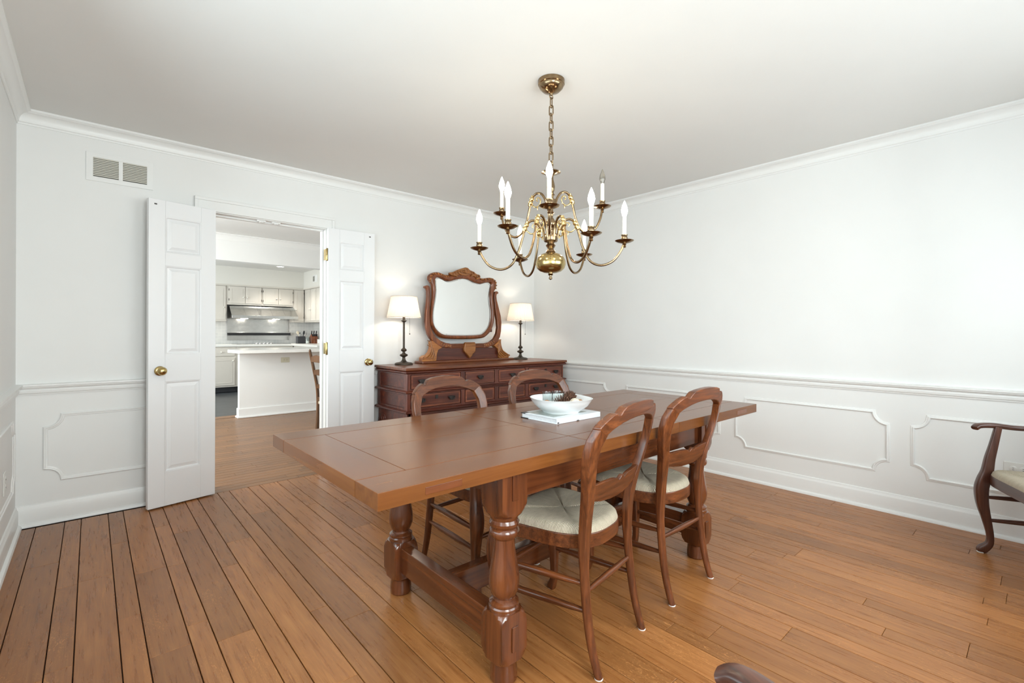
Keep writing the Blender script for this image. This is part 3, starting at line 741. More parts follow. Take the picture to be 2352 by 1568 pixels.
        for z in ((.285, .195) if not arms else (.30, .18)):
            spindle(t, (s_ * (fx + .002), fyy + .012, z - .006), (bx_, fy(z) + .006, z + .012), .0125, W + 'Y')
        if arms:
            pa = spline([(s_ * (fx - .010), .240, .655), (s_ * (fx + .002), .217, .668), (s_ * (fx + .010), .155, .672), (s_ * (fx + .020), .06, .664), (s_ * (fx + .012), -.06, .668), (s_ * .185 * k, fy(.68) - .004, .690)], 5)
            wa = spline1([.0165, .0205, .0215, .021, .018, .015], 5); ha = spline1([.0105, .0125, .0135, .0125, .012, .012], 5)
            MB().tube(pa, list(zip(wa, ha)), 16, sq=3.2, up=(0, 0, 1)).build('arm', W + 'Y', t, ang=50)
    spindle(t, (-.165 * k, fy(.265), .268), (.165 * k, fy(.265), .268), .0115, W + 'X')
    if not arms: spindle(t, (-fx, fyy + .01, .24), (fx, fyy + .01, .24), .0125, W + 'X')
    return t
def place(o, loc, ang):
    o.location = (*loc, 0); o.rotation_euler = (0, 0, ang)
GR = 'rush-seat chairs round the dining table'
chA = make_chair('dining_chair', 'turned rush-seat chair across the table from the dresser, nearer the open doors', 'chair', group=GR)
def back_at(c, ang, d=0.235):  # origin from the middle between the back feet
    return (c[0] - sin(ang) * d, c[1] + cos(ang) * d)
a_ = radians(9.5); place(chA, back_at((-2.432, -2.960), a_), a_)
chB = dup(chA); tag(chB, 'rush-seat chair across the table from the dresser, farther from the open doors'); a_ = radians(0); place(chB, back_at((-1.853, -2.925), a_), a_)
chC = dup(chA); tag(chC, 'rush-seat chair between table and dresser, nearer the open doors'); a_ = radians(184); place(chC, back_at((-2.430, -1.868), a_), a_)
chD = dup(chA); tag(chD, 'rush-seat chair between table and dresser, behind the bowl of pinecones'); a_ = radians(176); place(chD, back_at((-1.762, -1.868), a_), a_)
# two armchairs standing along the front wall
ar = make_chair('armchair', 'dark armchair with rush seat and curved legs near the wall outlet', 'armchair', W='dark_chair_wood_', arms=True, sc=1.36, backz=1.18, group='rush-seat armchairs')
fx = .192 * 1.36
def arm_place(o, P, ang, lx, ly):
    o.rotation_euler = (0, 0, ang); o.location = (P[0] - (lx * cos(ang) - ly * sin(ang)), P[1] - (lx * sin(ang) + ly * cos(ang)), 0)
arm_place(ar, (-0.340, -3.755), radians(26), fx + 0.003, .183 + .018)
ar2 = dup(ar); tag(ar2, 'dark wooden armchair of which only the end of one armrest shows'); arm_place(ar2, (-3.189, -3.680), radians(-23), fx - .004, .228)

# ------------------------------------------------------------------ dresser
DZ = 0.866
dr = thing('dresser', 'long dark red-brown chest of drawers with bat-wing pulls against the back wall', 'dresser', (-1.0425, -0.325, 0))
def dmold(z0, z1, over, mat='dresser_wood_X', name='moulding', steps=5):
    """ogee moulding round front and both ends"""
    prof = []
    for i in range(steps + 1):
        t = i / steps; prof.append((over * (0.15 + 0.85 * sin(t * pi) ** 0.7), lerp(z0, z1, t)))
    ring = lambda o, z: [(-.925 - o, .285, z), (-.925 - o, -.245 - o, z), (.925 + o, -.245 - o, z), (.925 + o, .285, z)]
    vs_ = [p for o, z in prof for p in ring(o, z)]; fs = [(i * 4 + k, i * 4 + (k + 1) % 4, i * 4 + 4 + (k + 1) % 4, i * 4 + 4 + k) for i in range(steps) for k in range(4)]
    fs += [(0, 1, 2, 3), tuple(steps * 4 + k for k in range(4))]
    return MB().add(vs_, fs).build(name, mat, dr, ang=25)
MB().box(-.955, .955, -.275, .29, DZ - .024, DZ).build('top', 'mirror_wood_X', dr, bev=0.006, seg=3)
dmold(DZ - .052, DZ - .022, 0.024, name='cornice'); dmold(.655, .680, .026); dmold(.492, .520, .028)
MB().box(-.915, .915, -.225, .285, .34, DZ - .04).build('case', 'dresser_wood_X', dr, bev=0.002)
XD = [(-.892, -.402), (-.352, -.018), (.036, .372), (.424, .902)]
ZR = [(.690, .806), (.533, .648)]
stx = [-.925, -.896, None, None]
cols = [(-.925, -.896), (-.398, -.356), (-.014, .032), (.376, .420), (.906, .925)]
for a, b in cols:
    for z0, z1 in ((.675, .82), (.515, .66)): MB().box(a, b, -.245, -.222, z0, z1).build('stile', 'dresser_wood_Z', dr, bev=0.002)
for z0, z1 in ((.806, .822), (.672, .690), (.648, .662), (.515, .533)):
    for (a, b) in zip([c[1] for c in cols[:-1]], [c[0] for c in cols[1:]]): MB().box(a, b, -.243, -.222, z0, z1).build('rail', 'dresser_wood_X', dr)
def pull(parent, x_, z_, y_=-.249):
    wing = [(-.036, .006), (-.030, .016), (-.020, .011), (-.012, .017), (0, .014), (.012, .017), (.020, .011), (.030, .016), (.036, .006), (.026, -.004), (.016, -.014), (.006, -.019), (-.006, -.019), (-.016, -.014), (-.026, -.004)]
    p = MB().prism([(x_ + a, z_ + b) for a, b in wing], y_ - .003, y_).build('pull_plate', 'pewter', parent, bev=0.001, seg=1)
    path = spline([(x_ - .026, y_ - .003, z_ + .006), (x_ - .026, y_ - .012, z_ + .002), (x_ - .020, y_ - .015, z_ - .012), (x_, y_ - .016, z_ - .017), (x_ + .020, y_ - .015, z_ - .012), (x_ + .026, y_ - .012, z_ + .002), (x_ + .026, y_ - .003, z_ + .006)], 4)
    MB().tube(path, .0028, 8).build('bail', 'pewter', p)
for (z0, z1) in ZR:
    for i, (a, b) in enumerate(XD):
        e = 0.003; a1, b1, c1, d1 = a + e, b - e, z0 + e, z1 - e
        d_ = MB().box(a1, b1, -.240, -.20, c1, d1).build('drawer', 'dresser_wood_X', dr, bev=0.001)
        bw_ = 0.016
        MB().ring(rect(a1, b1, c1, d1), rect(a1 + bw_, b1 - bw_, c1 + bw_, d1 - bw_), -.2445, -.2395).build('banding', 'drawer_band_X', d_, bev=0.0015)
        MB().box(a1 + bw_, b1 - bw_, -.2425, -.2395, c1 + bw_, d1 - bw_).build('drawer_field', 'dresser_wood_X', d_)
        zc = (z0 + z1) / 2 + 0.004
        if i in (0, 3):
            for f in (0.2, 0.8): pull(d_, lerp(a, b, f), zc)
            MB().prism([((a + b) / 2 + .014 * sin(t * pi / 4) * (1.25 if t % 2 else 0.9), z1 - .036 + .017 * cos(t * pi / 4) * (1.2 if t % 2 else 0.95)) for t in range(8)], -.2465, -.242).build('escutcheon', 'pewter', d_)
        else: pull(d_, (a + b) / 2, zc)
# ends: frame and panel
for s_ in (-1, 1):
    for z0, z1 in ((.675, .82), (.515, .66)):
        fr = MB(); lo, hi = sorted((s_ * .912, s_ * .925))
        fr.box(lo, hi, -.2225, -.195, z0, z1).box(lo, hi, .235, .285, z0, z1).box(lo, hi, -.195, .235, z0, z0 + .02).box(lo, hi, -.195, .235, z1 - .02, z1)
        fr.build('end_frame', 'dresser_wood_Z', dr, bev=0.002)
# lower stage: scalloped apron on bracket legs with scrolls
ap = [(-.91, .50), (.91, .50), (.91, .30), (.84, .30), (.80, .36), (.70, .395), (.52, .38), (.46, .33), (.40, .33), (.34, .38), (.12, .395), (.06, .34), (-.06, .34), (-.12, .395), (-.34, .38), (-.40, .33), (-.46, .33), (-.52, .38), (-.70, .395), (-.80, .36), (-.84, .30), (-.91, .30)]
MB().prism(ap, -.235, -.21).build('apron', 'dresser_wood_X', dr, bev=0.003)
for s_ in (-1, 1):
    lo, hi = sorted((s_ * .885, s_ * .91))
    MB().prism([(-.235, .50), (.28, .50), (.28, .30), (.22, .30), (.18, .40), (-.12, .40), (-.16, .30), (-.235, .30)], lo, hi, 'YZ').build('side_apron', 'dresser_wood_X', dr, bev=0.003)
    sp = [(s_ * .912, .20 - .045 * cos(t) * (1 - t / 9), .405 + .045 * sin(t) * (1 - t / 9)) for t in [i * .4 for i in range(20)]]
    MB().tube(sp, .008, 8).build('scroll', 'dresser_wood_X', dr)
for lx_ in (-.885, .885):
    for ly_ in (-.21, .255):
        P = spline([(lx_, ly_, .40), (lx_ * 1.004, ly_ * 1.02, .28), (lx_ * .985, ly_ * .97, .12), (lx_ * .99, ly_ * 1.0, .04), (lx_ * 1.0, ly_ * 1.03, .0)], 5)
        MB().tube(P, spline1([.036, .038, .024, .022, .032], 5), 12, sq=4, up=(0, 1, 0)).build('leg', 'dresser_wood_Z', dr, ang=45)
for lx_ in (-.43, .43): MB().tube([(lx_, -.21, .36), (lx_, -.21, .12), (lx_, -.21, 0)], [.03, .022, .028], 12, sq=4, up=(0, 1, 0)).build('leg', 'dresser_wood_Z', dr, ang=45)

# ------------------------------------------------------------------ swivel mirror on the dresser
MX, MY = -1.065, -0.15
mi = thing('dresser_mirror', 'shield-shaped mirror in a carved swivel stand on the dresser', 'mirror', (MX, MY, DZ))
def W2(pl): return [(a - MX, b - DZ) for a, b in pl]
glass = [(-1.452,1.662),(-1.429,1.674),(-1.398,1.674),(-1.359,1.658),(-1.32,1.646),(-1.28,1.65),(-1.239,1.661),(-1.182,1.677),(-1.132,1.685),(-1.082,1.684),(-1.039,1.674),(-1.004,1.661),(-0.961,1.653),(-0.916,1.648),(-0.872,1.66),(-0.826,1.671),(-0.79,1.669),(-0.771,1.649),(-0.78,1.604),(-0.792,1.531),(-0.787,1.46),(-0.774,1.388),(-0.771,1.316),(-0.783,1.244),(-0.81,1.194),(-0.86,1.15),(-0.923,1.128),(-1.13,1.122),(-1.309,1.126),(-1.38,1.142),(-1.427,1.175),(-1.458,1.214),(-1.476,1.266),(-1.479,1.324),(-1.47,1.396),(-1.453,1.482),(-1.446,1.561),(-1.452,1.626)]
frame = [(-1.49,1.612),(-1.516,1.626),(-1.527,1.653),(-1.519,1.683),(-1.49,1.708),(-1.445,1.721),(-1.398,1.72),(-1.352,1.706),(-1.312,1.706),(-1.248,1.719),(-1.182,1.748),(-1.116,1.768),(-1.056,1.756),(-0.987,1.727),(-0.925,1.707),(-0.872,1.707),(-0.817,1.718),(-0.762,1.719),(-0.717,1.699),(-0.702,1.66),(-0.709,1.619),(-0.735,1.596),(-0.745,1.563),(-0.747,1.505),(-0.737,1.433),(-0.731,1.346),(-0.741,1.259),(-0.769,1.187),(-0.824,1.129),(-0.905,1.095),(-1.13,1.088),(-1.333,1.094),(-1.404,1.114),(-1.458,1.155),(-1.492,1.213),(-1.503,1.265),(-1.501,1.33),(-1.492,1.428),(-1.485,1.506),(-1.484,1.559)]
crest = [(-1.304,1.711),(-1.303,1.729),(-1.264,1.734),(-1.215,1.759),(-1.166,1.778),(-1.116,1.794),(-1.089,1.793),(-1.061,1.773),(-1.022,1.762),(-0.985,1.744),(-0.941,1.729),(-0.927,1.709),(-0.961,1.694),(-1.004,1.711),(-1.056,1.728),(-1.116,1.709),(-1.174,1.718),(-1.223,1.7),(-1.264,1.697)]
lyreL = [(-1.568,1.566),(-1.564,1.582),(-1.542,1.59),(-1.516,1.585),(-1.507,1.564),(-1.506,1.532),(-1.509,1.48),(-1.512,1.401),(-1.511,1.324),(-1.508,1.259),(-1.498,1.194),(-1.476,1.148),(-1.443,1.107),(-1.388,1.074),(-1.333,1.054),(-1.277,1.046),(-1.277,1.004),(-1.372,1.011),(-1.434,1.036),(-1.48,1.069),(-1.509,1.1),(-1.531,1.135),(-1.548,1.193),(-1.556,1.245),(-1.552,1.322),(-1.541,1.413),(-1.534,1.491),(-1.536,1.539),(-1.548,1.56)]
lyreR = [(-0.869,1.042),(-0.796,1.054),(-0.736,1.091),(-0.701,1.144),(-0.688,1.209),(-0.696,1.282),(-0.712,1.354),(-0.726,1.426),(-0.734,1.505),(-0.734,1.561),(-0.724,1.581),(-0.696,1.587),(-0.677,1.574),(-0.684,1.56),(-0.700,1.556),(-0.706,1.532),(-0.700,1.492),(-0.676,1.421),(-0.647,1.334),(-0.636,1.261),(-0.641,1.173),(-0.656,1.107),(-0.693,1.056),(-0.75,1.019),(-0.814,1.002),(-0.868,0.998)]
footL = [(-1.518,1.08),(-1.501,1.07),(-1.495,1.035),(-1.498,0.998),(-1.514,0.966),(-1.539,0.944),(-1.576,0.935),(-1.598,0.919),(-1.598,0.888),(-1.561,0.888),(-1.449,0.888),(-1.445,0.946),(-1.43,0.988),(-1.384,1.011),(-1.434,1.036),(-1.48,1.069)]
footR = [(-0.646,1.085),(-0.663,1.063),(-0.669,1.03),(-0.657,0.984),(-0.624,0.947),(-0.568,0.933),(-0.543,0.914),(-0.548,0.888),(-0.676,0.888),(-0.683,0.947),(-0.703,0.987),(-0.75,1.019),(-0.693,1.056)]
shield = [(-1.125,1.043),(-1.117,1.057),(-1.001,1.056),(-0.993,1.038),(-0.993,0.993),(-0.997,0.961),(-1.027,0.941),(-1.04,0.919),(-1.065,0.896),(-1.082,0.922),(-1.1,0.94),(-1.129,0.963),(-1.134,0.999)]
MB().box(-.555, .555, -.075, .075, 0, .022).build('base', 'mirror_wood_X', mi, bev=0.006, seg=3)
MB().prism(W2([(-1.449, 1.008), (-0.684, 1.0), (-0.678, 0.888), (-1.449, 0.888)]), -.012, .014).build('base_panel', 'dresser_wood_X', mi, bev=0.003)
MB().prism(W2(lyreL), -.02, .018).build('lyre_arm', 'mirror_wood_Z', mi, bev=0.007, seg=3, ang=45)
MB().prism(W2(lyreR), -.02, .018).build('lyre_arm', 'mirror_wood_Z', mi, bev=0.007, seg=3, ang=45)
MB().box(-1.281 - MX, -0.864 - MX, -.018, .016, 1.000 - DZ, 1.044 - DZ).build('cross_rail', 'mirror_wood_X', mi, bev=0.006, seg=3)
for z_ in (1.012, 1.023, 1.034): MB().tube([(-1.26 - MX, -.019, z_ - DZ), (-.885 - MX, -.019, z_ - DZ)], [.004, .004], 8).build('reed', 'mirror_wood_X', mi)
fl = MB().prism(W2(footL), -.035, .03).build('carved_foot', 'carved_wood', mi, bev=0.006, seg=2, ang=45)
frr = MB().prism(W2(footR), -.035, .03).build('carved_foot', 'carved_wood', mi, bev=0.006, seg=2, ang=45)
for o_, sg, px, pz in ((fl, -1, -1.598, .91), (frr, 1, -.543, .908)):
    for j in range(4):      # acanthus ribs sweeping down to the toe scroll
        f = j / 3
        ex = .034 if sg > 0 else 0
        P = spline([(px - MX - sg * (.085 + ex - .012 * j * (1 - 2 * (sg > 0))), -.036, 1.075 - .012 * j - DZ), (px - MX - sg * (.088 + ex * .9 + .010 * j), -.038, 1.02 - .01 * j - DZ), (px - MX - sg * (.075 + ex * .6 + .018 * j), -.040, .965 - .008 * j - DZ), (px - MX - sg * (.035 + .028 * j), -.040, .928 - .006 * j - DZ), (px - MX - sg * (.008 + .034 * j), -.038, .915 - .006 * j - DZ)], 5)
        MB().tube(P, spline1([.003, .006, .0075, .0075, .004], 5), 8).build('carved_leaf', 'carved_wood', o_)
    MB().tube([(px - MX - sg * (.012 - .016 * (1 - t / 8) * cos(t)), -.037, pz - DZ + .016 * (1 - t / 8) * sin(t)) for t in [i * .45 for i in range(15)]], .0052, 8).build('carved_scroll', 'carved_wood', o_)
for a0, sg in ((-1.36, -1), (-.79, 1)):
    for j in range(6):
        M_ = Matrix.Translation((a0 - MX - sg * (.075 - .024 * j), -.022, 1.024 + .012 * max(0, j - 2) - DZ)) @ Matrix.Rotation(sg * (.5 + .12 * j), 4, 'Y')
        MB().ball((0, 0, 0), (.013, .006, .006), 10, 6, M_).build('carved_leaf', 'carved_wood', mi)
sh = MB().prism(W2(shield), -.045, -.01).build('shield_ornament', 'carved_wood', mi, bev=0.008, seg=3, ang=45)
MB().lathe([(.0, -.058), (.012, -.056), (.012, .056), (0, .058)], 14, Matrix.Translation((-1.06 - MX, -.034, 1.046 - DZ)) @ Matrix.Rotation(radians(90), 4, 'Y')).build('roll', 'carved_wood', sh)
# frame: ring between outer outline and glass (resampled to the same count)
def resample(pl, n, start):
    k0 = min(range(len(pl)), key=lambda i: (pl[i][0] - start[0]) ** 2 + (pl[i][1] - start[1]) ** 2); pl = pl[k0:] + pl[:k0]
    P = pl + [pl[0]]; d = [0]
    for a, b in zip(P, P[1:]): d.append(d[-1] + math.hypot(b[0] - a[0], b[1] - a[1]))
    out = []; j = 0
    for i in range(n):
        s_ = d[-1] * i / n
        while d[j + 1] < s_: j += 1
        t = (s_ - d[j]) / max(1e-9, d[j + 1] - d[j]); out.append((lerp(P[j][0], P[j + 1][0], t), lerp(P[j][1], P[j + 1][1], t)))
    return out
gc = (-1.115, 1.40)
def polar(pl, n=96):
    out = []
    for i in range(n):
        a = 2 * pi * i / n; dx, dz = cos(a), sin(a); best = 0
        for (x1, z1), (x2, z2) in zip(pl, pl[1:] + pl[:1]):
            ex, ez = x2 - x1, z2 - z1; den = dx * ez - dz * ex
            if abs(den) < 1e-12: continue
            t = ((x1 - gc[0]) * ez - (z1 - gc[1]) * ex) / den; u_ = ((x1 - gc[0]) * dz - (z1 - gc[1]) * dx) / den
            if t > 0 and 0 <= u_ <= 1: best = max(best, t)
        out.append((gc[0] + dx * best, gc[1] + dz * best))
    return out
gl = spline([(a, 0, b) for a, b in glass + [glass[0]]], 3)[:-1]; gl = [(v.x, v.z) for v in gl]
fo = spline([(a, 0, b) for a, b in frame + [frame[0]]], 3)[:-1]; fo = [(v.x, v.z) for v in fo]
po_, pi2 = polar(fo, 128), polar(gl, 128)
fm = MB(); rings = []
for t, y_ in ((0, .012), (0, -.010), (.12, -.020), (.45, -.028), (.8, -.024), (1.0, -.014), (1.0, .004)):
    rings.append([(lerp(a[0], b[0], t) - MX, y_, lerp(a[1], b[1], t) - DZ) for a, b in zip(po_, pi2)])
nv = len(po_); fm.add([p for r in rings for p in r], [(i * nv + k, i * nv + (k + 1) % nv, ((i + 1) % len(rings)) * nv + (k + 1) % nv, ((i + 1) % len(rings)) * nv + k) for i in range(len(rings)) for k in range(nv)])
fmo = fm.build('mirror_frame', 'mirror_wood_Z', mi, ang=50)
MB().prism([(a - MX, b - DZ) for a, b in pi2], -.004, .004).build('mirror_glass', 'mirror_glass', mi, smooth=False)
gin = [(gc[0] + (a - gc[0]) * .955, gc[1] + (b - gc[1]) * .955) for a, b in pi2]
bvl = MB(); bvl.add([(a - MX, -.0042, b - DZ) for a, b in pi2] + [(a - MX, -.0062, b - DZ) for a, b in gin], [(k, (k + 1) % nv, nv + (k + 1) % nv, nv + k) for k in range(nv)])
bvl.build('glass_bevel', 'mirror_glass', mi, smooth=False)
MB().box(-.34, .32, .008, .014, 1.16 - DZ, 1.62 - DZ).build('mirror_back', 'dresser_wood_Z', mi)
for s_, px in ((-1, -1.50), (1, -.742)): MB().lathe([(.007, -.014), (.007, .014)], 10, Matrix.Translation((px - MX, 0, 1.36 - DZ)) @ Matrix.Rotation(radians(90), 4, 'Y')).build('pivot', 'brass', mi)
# carved cresting
cr = MB().prism(W2(crest), -.036, -.004).build('carved_crest', 'carved_wood', mi, bev=0.006, seg=2, ang=45)
for j in range(7):          # shell in the middle
    a = radians(90 + (j - 3) * 24)
    MB().tube([(-1.108 - MX, -.040, 1.735 - DZ), (-1.108 - MX + .026 * cos(a), -.046, 1.737 - DZ + .026 * sin(a)), (-1.108 - MX + .048 * cos(a), -.040, 1.735 - DZ + .046 * sin(a))], [.003, .0075, .0045], 8).build('shell_rib', 'carved_wood', cr)
for sg, x0, z0 in ((-1, -1.185, 1.742), (-1, -1.245, 1.720), (1, -1.03, 1.738), (1, -.965, 1.714)):
    MB().tube([(x0 - MX + sg * .022 * (1 - t / 9) * cos(t), -.040, z0 - DZ + .020 * (1 - t / 9) * sin(t)) for t in [i * .45 for i in range(18)]], .0058, 8).build('carved_scroll', 'carved_wood', cr)
    for j in range(4):
        M_ = Matrix.Translation((x0 - MX - sg * .018 + .012 * j * sg, -.040, z0 - DZ - .022 + .004 * j)) @ Matrix.Rotation(-sg * (.7 + .2 * j), 4, 'Y')
        MB().ball((0, 0, 0), (.015, .007, .0055), 10, 6, M_).build('carved_leaf', 'carved_wood', cr)
for pts, n_ in (([(-1.512, 1.63), (-1.505, 1.672), (-1.478, 1.698), (-1.435, 1.706), (-1.392, 1.700), (-1.350, 1.690), (-1.318, 1.690)], 10), ([(-.912, 1.692), (-.87, 1.694), (-.82, 1.704), (-.77, 1.703), (-.733, 1.684), (-.720, 1.650), (-.728, 1.618)], 10)):
    P = spline([(a - MX, -.026, b - DZ) for a, b in pts], 4); m = len(P)
    for j in range(n_):
        q = P[int(j / (n_ - 1) * (m - 1))]; q2 = P[min(m - 1, int(j / (n_ - 1) * (m - 1)) + 1)]; an = atan2(q2.z - q.z, q2.x - q.x) if q2 != q else 0
        M_ = Matrix.Translation(q) @ Matrix.Rotation(-an + .8, 4, 'Y')
        MB().ball((0, 0, 0), (.016, .010, .0065), 10, 6, M_).build('gadroon', 'carved_wood', fmo)

# ------------------------------------------------------------------ table lamps
def make_lamp(label, loc):
    t = thing('table_lamp', label, 'lamp', (*loc, DZ), group='pleated table lamps on the dresser')
    MB().lathe([(.078, 0), (.080, .006), (.077, .014), (.066, .020), (.040, .024), (.026, .030), (.017, .042), (.013, .056), (.013, .066), (.016, .070), (.030, .076), (.0365, .084), (.031, .093), (.016, .099), (.011, .108), (.012, .116), (.022, .121), (.026, .130), (.021, .139), (.0115, .146), (.0095, .155)], 32).build('base', 'lamp_bronze', t)
    MB().lathe([(.0095, .150), (.0092, .376)], 20).build('stem', 'lamp_bronze', t)
    MB().lathe([(.009, .374), (.016, .380), (.026, .388), (.026, .391), (.012, .392), (.0115, .425), (.016, .428), (.016, .450)], 24).build('collar', 'lamp_bronze', t)
    sh = MB(); n = 240; prof = [(.147, .418), (.1290, .500), (.111, .602)]
    mod = lambda a, k: 1 + .016 * cos(a * 60)
    vs_ = []; fs = []
    for k, (r, z) in enumerate(prof):
        for i in range(n): a = 2 * pi * i / n; rr = r * mod(a, k); vs_.append((rr * cos(a), rr * sin(a), z))
    for k in range(2):
        for i in range(n): j = (i + 1) % n; fs.append((k * n + i, k * n + j, (k + 1) * n + j, (k + 1) * n + i))
    so = sh.add(vs_, fs).build('pleated_shade', 'shade_cloth', t, ang=80)
    for r, z in ((.148, .419), (.112, .601)): MB().tube([(r * cos(2 * pi * i / 48), r * sin(2 * pi * i / 48), z) for i in range(48)], .0028, 8, closed=True).build('shade_trim', 'shade_cloth', so)
    for i in range(3):
        a = 2 * pi * i / 3; MB().tube([(.008 * cos(a), .008 * sin(a), .585), (.111 * cos(a), .111 * sin(a), .598)], [.0015, .0015], 6).build('shade_spoke', 'lamp_bronze', so)
    MB().lathe([(0, .45), (.012, .452), (.024, .485), (.026, .505), (.018, .528), (0, .538)], 16).build('bulb', 'bulb_glass', t)
    MB().tube([(.0, -.0, .538), (0, 0, .59)], [.002, .002], 6).build('harp', 'lamp_bronze', t)
    ch = MB().tube([(.040, -.032, .44), (.040, -.032, .277)], [.0009, .0009], 6).build('pull_chain', 'lamp_bronze', t)
    MB().ball((.040, -.032, .272), .0055, 10, 8).build('chain_bead', 'lamp_bronze', ch)
    ld = bpy.data.lights.new('lamp_light', 'POINT'); ld.energy = 2.2; ld.color = (1.0, .91, .80); ld.shadow_soft_size = .03
    lo = bpy.data.objects.new('lamp_light', ld); COL.objects.link(lo); lo.parent = t; lo.location = (0, 0, .50)
    return t
make_lamp('pleated-shade bronze table lamp beside the mirror, next to the open doors', (-1.80, -0.205))
make_lamp('pleated-shade bronze table lamp beside the mirror, in the corner of the room', (-0.40, -0.205))

# ------------------------------------------------------------------ book, bowl and what lies in it
bk = thing('hardback_book', 'large white hardback book lying on the table under the bowl', 'book', (-2.192, -2.441, TT))
BX, BY, BT = .152, .115, .024
MB().box(-BX, BX, -BY, BY, 0, .0028).build('back_cover', 'book_cover', bk, bev=0.0008)
fc = MB().box(-BX, BX, -BY, BY, BT - .0028, BT).build('front_cover', 'book_cover', bk, bev=0.0008)
MB().box(-.13, .10, -.075, .10, BT, BT + .0004).build('cover_picture', 'book_print', fc, smooth=False)
for a, b, c, d in ((-BX - .0004, -BX + .03, BY - .03, BY + .0004),): MB().box(a, b, c, d, BT - .003, BT + .0006).build('cover_corner', 'book_black', fc, smooth=False)
MB().box(-BX - .0004, -BX + .03, BY - .05, BY + .0004, -.0, .0031).build('cover_corner', 'book_black', bk, smooth=False)
MB().box(-BX + .004, BX - .004, -BY + .002, BY - .005, .0028, BT - .0028).build('pages', 'book_pages', bk)
sp_ = MB().box(-BX, BX, -BY - .002, -BY + .0015, 0.0, BT).build('spine', 'book_cover', bk, bev=0.0015)
MB().box(-BX + .003, -BX + .014, -BY - .0024, -BY - .0018, .003, .008).build('spine_mark', 'book_black', sp_, smooth=False)
MB().box(-.02, -.004, -BY - .0024, -BY - .0018, .001, .004).build('spine_mark', 'book_black', sp_, smooth=False)
BWX, BWY, BWZ = -2.183, -2.432, TT + BT
def sqmod(a, k, e=2.7): return 1.0 / ((abs(cos(a + .35)) ** e + abs(sin(a + .35)) ** e) ** (1 / e)) * 0.985
bp_ = [(0, .004), (.072, .004), (.076, 0), (.082, 0), (.084, .005), (.104, .018), (.122, .034), (.134, .052), (.1405, .066), (.1425, .0675), (.1395, .0685), (.131, .056), (.117, .036), (.098, .020), (.075, .011), (0, .008)]
bowl = MB().lathe(bp_, 72, None, lambda a, k: (sqmod(a, k) * (1 + .012 * sin(5 * a) * (1 if 7 < k < 13 else 0)))).build('serving_bowl', 'ceramic_white', ang=60)
bowl.location = (BWX, BWY, BWZ); tag(bowl, 'white ceramic bowl of pinecones standing on the book', 'bowl')
IZ = BWZ + .011
def pinecone(label, loc, rot, L=.075, R=.03):
    o = thing('pinecone', label, 'pinecone', loc); o.rotation_euler = rot
    MB().ball((0, 0, 0), (R * .45, R * .45, L * .5), 12, 8).build('core', 'pinecone_scale', o)
    mb = MB(); N = 64
    for i in range(N):
        t = (i + .5) / N; z = lerp(-L * .46, L * .48, t); a = i * 2.39996; rr = R * (sin(pi * (t * .86 + .10)) ** .7); tilt = lerp(-.25, 1.0, t)
        base = Vector((cos(a), sin(a), 0)); side = Vector((-sin(a), cos(a), 0)); outv = (base * cos(tilt) + Vector((0, 0, 1)) * sin(tilt))
        nrm = outv.cross(side); c = base * (rr * .35) + Vector((0, 0, z)); ln = rr * .85; w = .0058
        pts = [c - side * w * .5, c + side * w * .5, c + outv * ln * .7 + side * w, c + outv * ln - nrm * .001, c + outv * ln * .7 - side * w]
        mb.add(pts + [p + nrm * .0022 for p in pts], [(0, 1, 2, 3, 4), (9, 8, 7, 6, 5)] + [(k, 5 + k, 5 + (k + 1) % 5, (k + 1) % 5) for k in range(5)])
    mb.build('scales', 'pinecone_scale', o, smooth=False, kind='stuff')
    return o
pinecone('brown pinecone lying in the bowl, in front of the glass jars', (BWX - .030, BWY - .030, IZ + .040), (radians(64), radians(15), radians(35)), .070, .032)
pinecone('brown pinecone lying in the bowl behind the pale round seed pod', (BWX + .082, BWY + .014, IZ + .046), (radians(60), radians(-40), radians(-20)), .072, .032)
def jar(name, label, loc, r, h, wax):
    o = thing(name, label, 'jar', loc, group='glass jars in the bowl')
    MB().lathe([(0, .003), (r * .9, .002), (r * .97, .006), (r, .02), (r * .93, h * .55), (r * .98, h * .8), (r * 1.04, h), (r * 1.0, h), (r * .93, h * .8), (r * .88, h * .55), (r * .93, .02), (0, .008)], 32).build('glass', 'jar_glass', o)
    MB().lathe([(0, .0085), (r * .86, .0085), (r * .86, wax), (r * .8, wax + .001), (0, wax)], 24).build('wax', 'wax', o)
    return o
jar('candle_jar', 'clear glass candle jar with white wax, tallest thing in the bowl', (BWX + .014, BWY + .030, IZ), .030, .082, .030)
jar('candle_jar', 'clear glass jar standing behind the front pinecone in the bowl', (BWX - .038, BWY + .050, IZ + .003), .025, .078, .018)
def nut(name, label, loc, r, mat, group=None, sx=1.15):
    mb = MB(); mb.ball((0, 0, 0), (r * sx, r, r * .95), 20, 14)
    mb.v = [(x_, y_, z_ * (1 + .05 * cos(8 * atan2(y_, x_)))) for x_, y_, z_ in mb.v]
    o = mb.build(name, mat); o.location = loc; o.rotation_euler = (.3, .2, random.uniform(0, 3)); MB().tube([(r * sx * cos(t) * 1.01, 0, r * .96 * sin(t)) for t in [i * 2 * pi / 24 for i in range(24)]], r * .06, 6, closed=True).build('seam', mat, o)
    return tag(o, label, 'seed pod' if mat == 'pale_shell' else 'walnut', group)
nut('seed_pod', 'pale cream round seed pod in the bowl', (BWX + .042, BWY - .052, IZ + .030), .025, 'pale_shell', sx=1.0)
nut('walnut', 'tan walnut in the bowl, at the end nearest the open doors', (BWX - .076, BWY + .020, IZ + .031), .018, 'walnut', 'walnuts in the bowl')
nut('walnut', 'tan walnut in the bowl, beside the pale seed pod', (BWX + .088, BWY - .046, IZ + .030), .015, 'walnut', 'walnuts in the bowl')
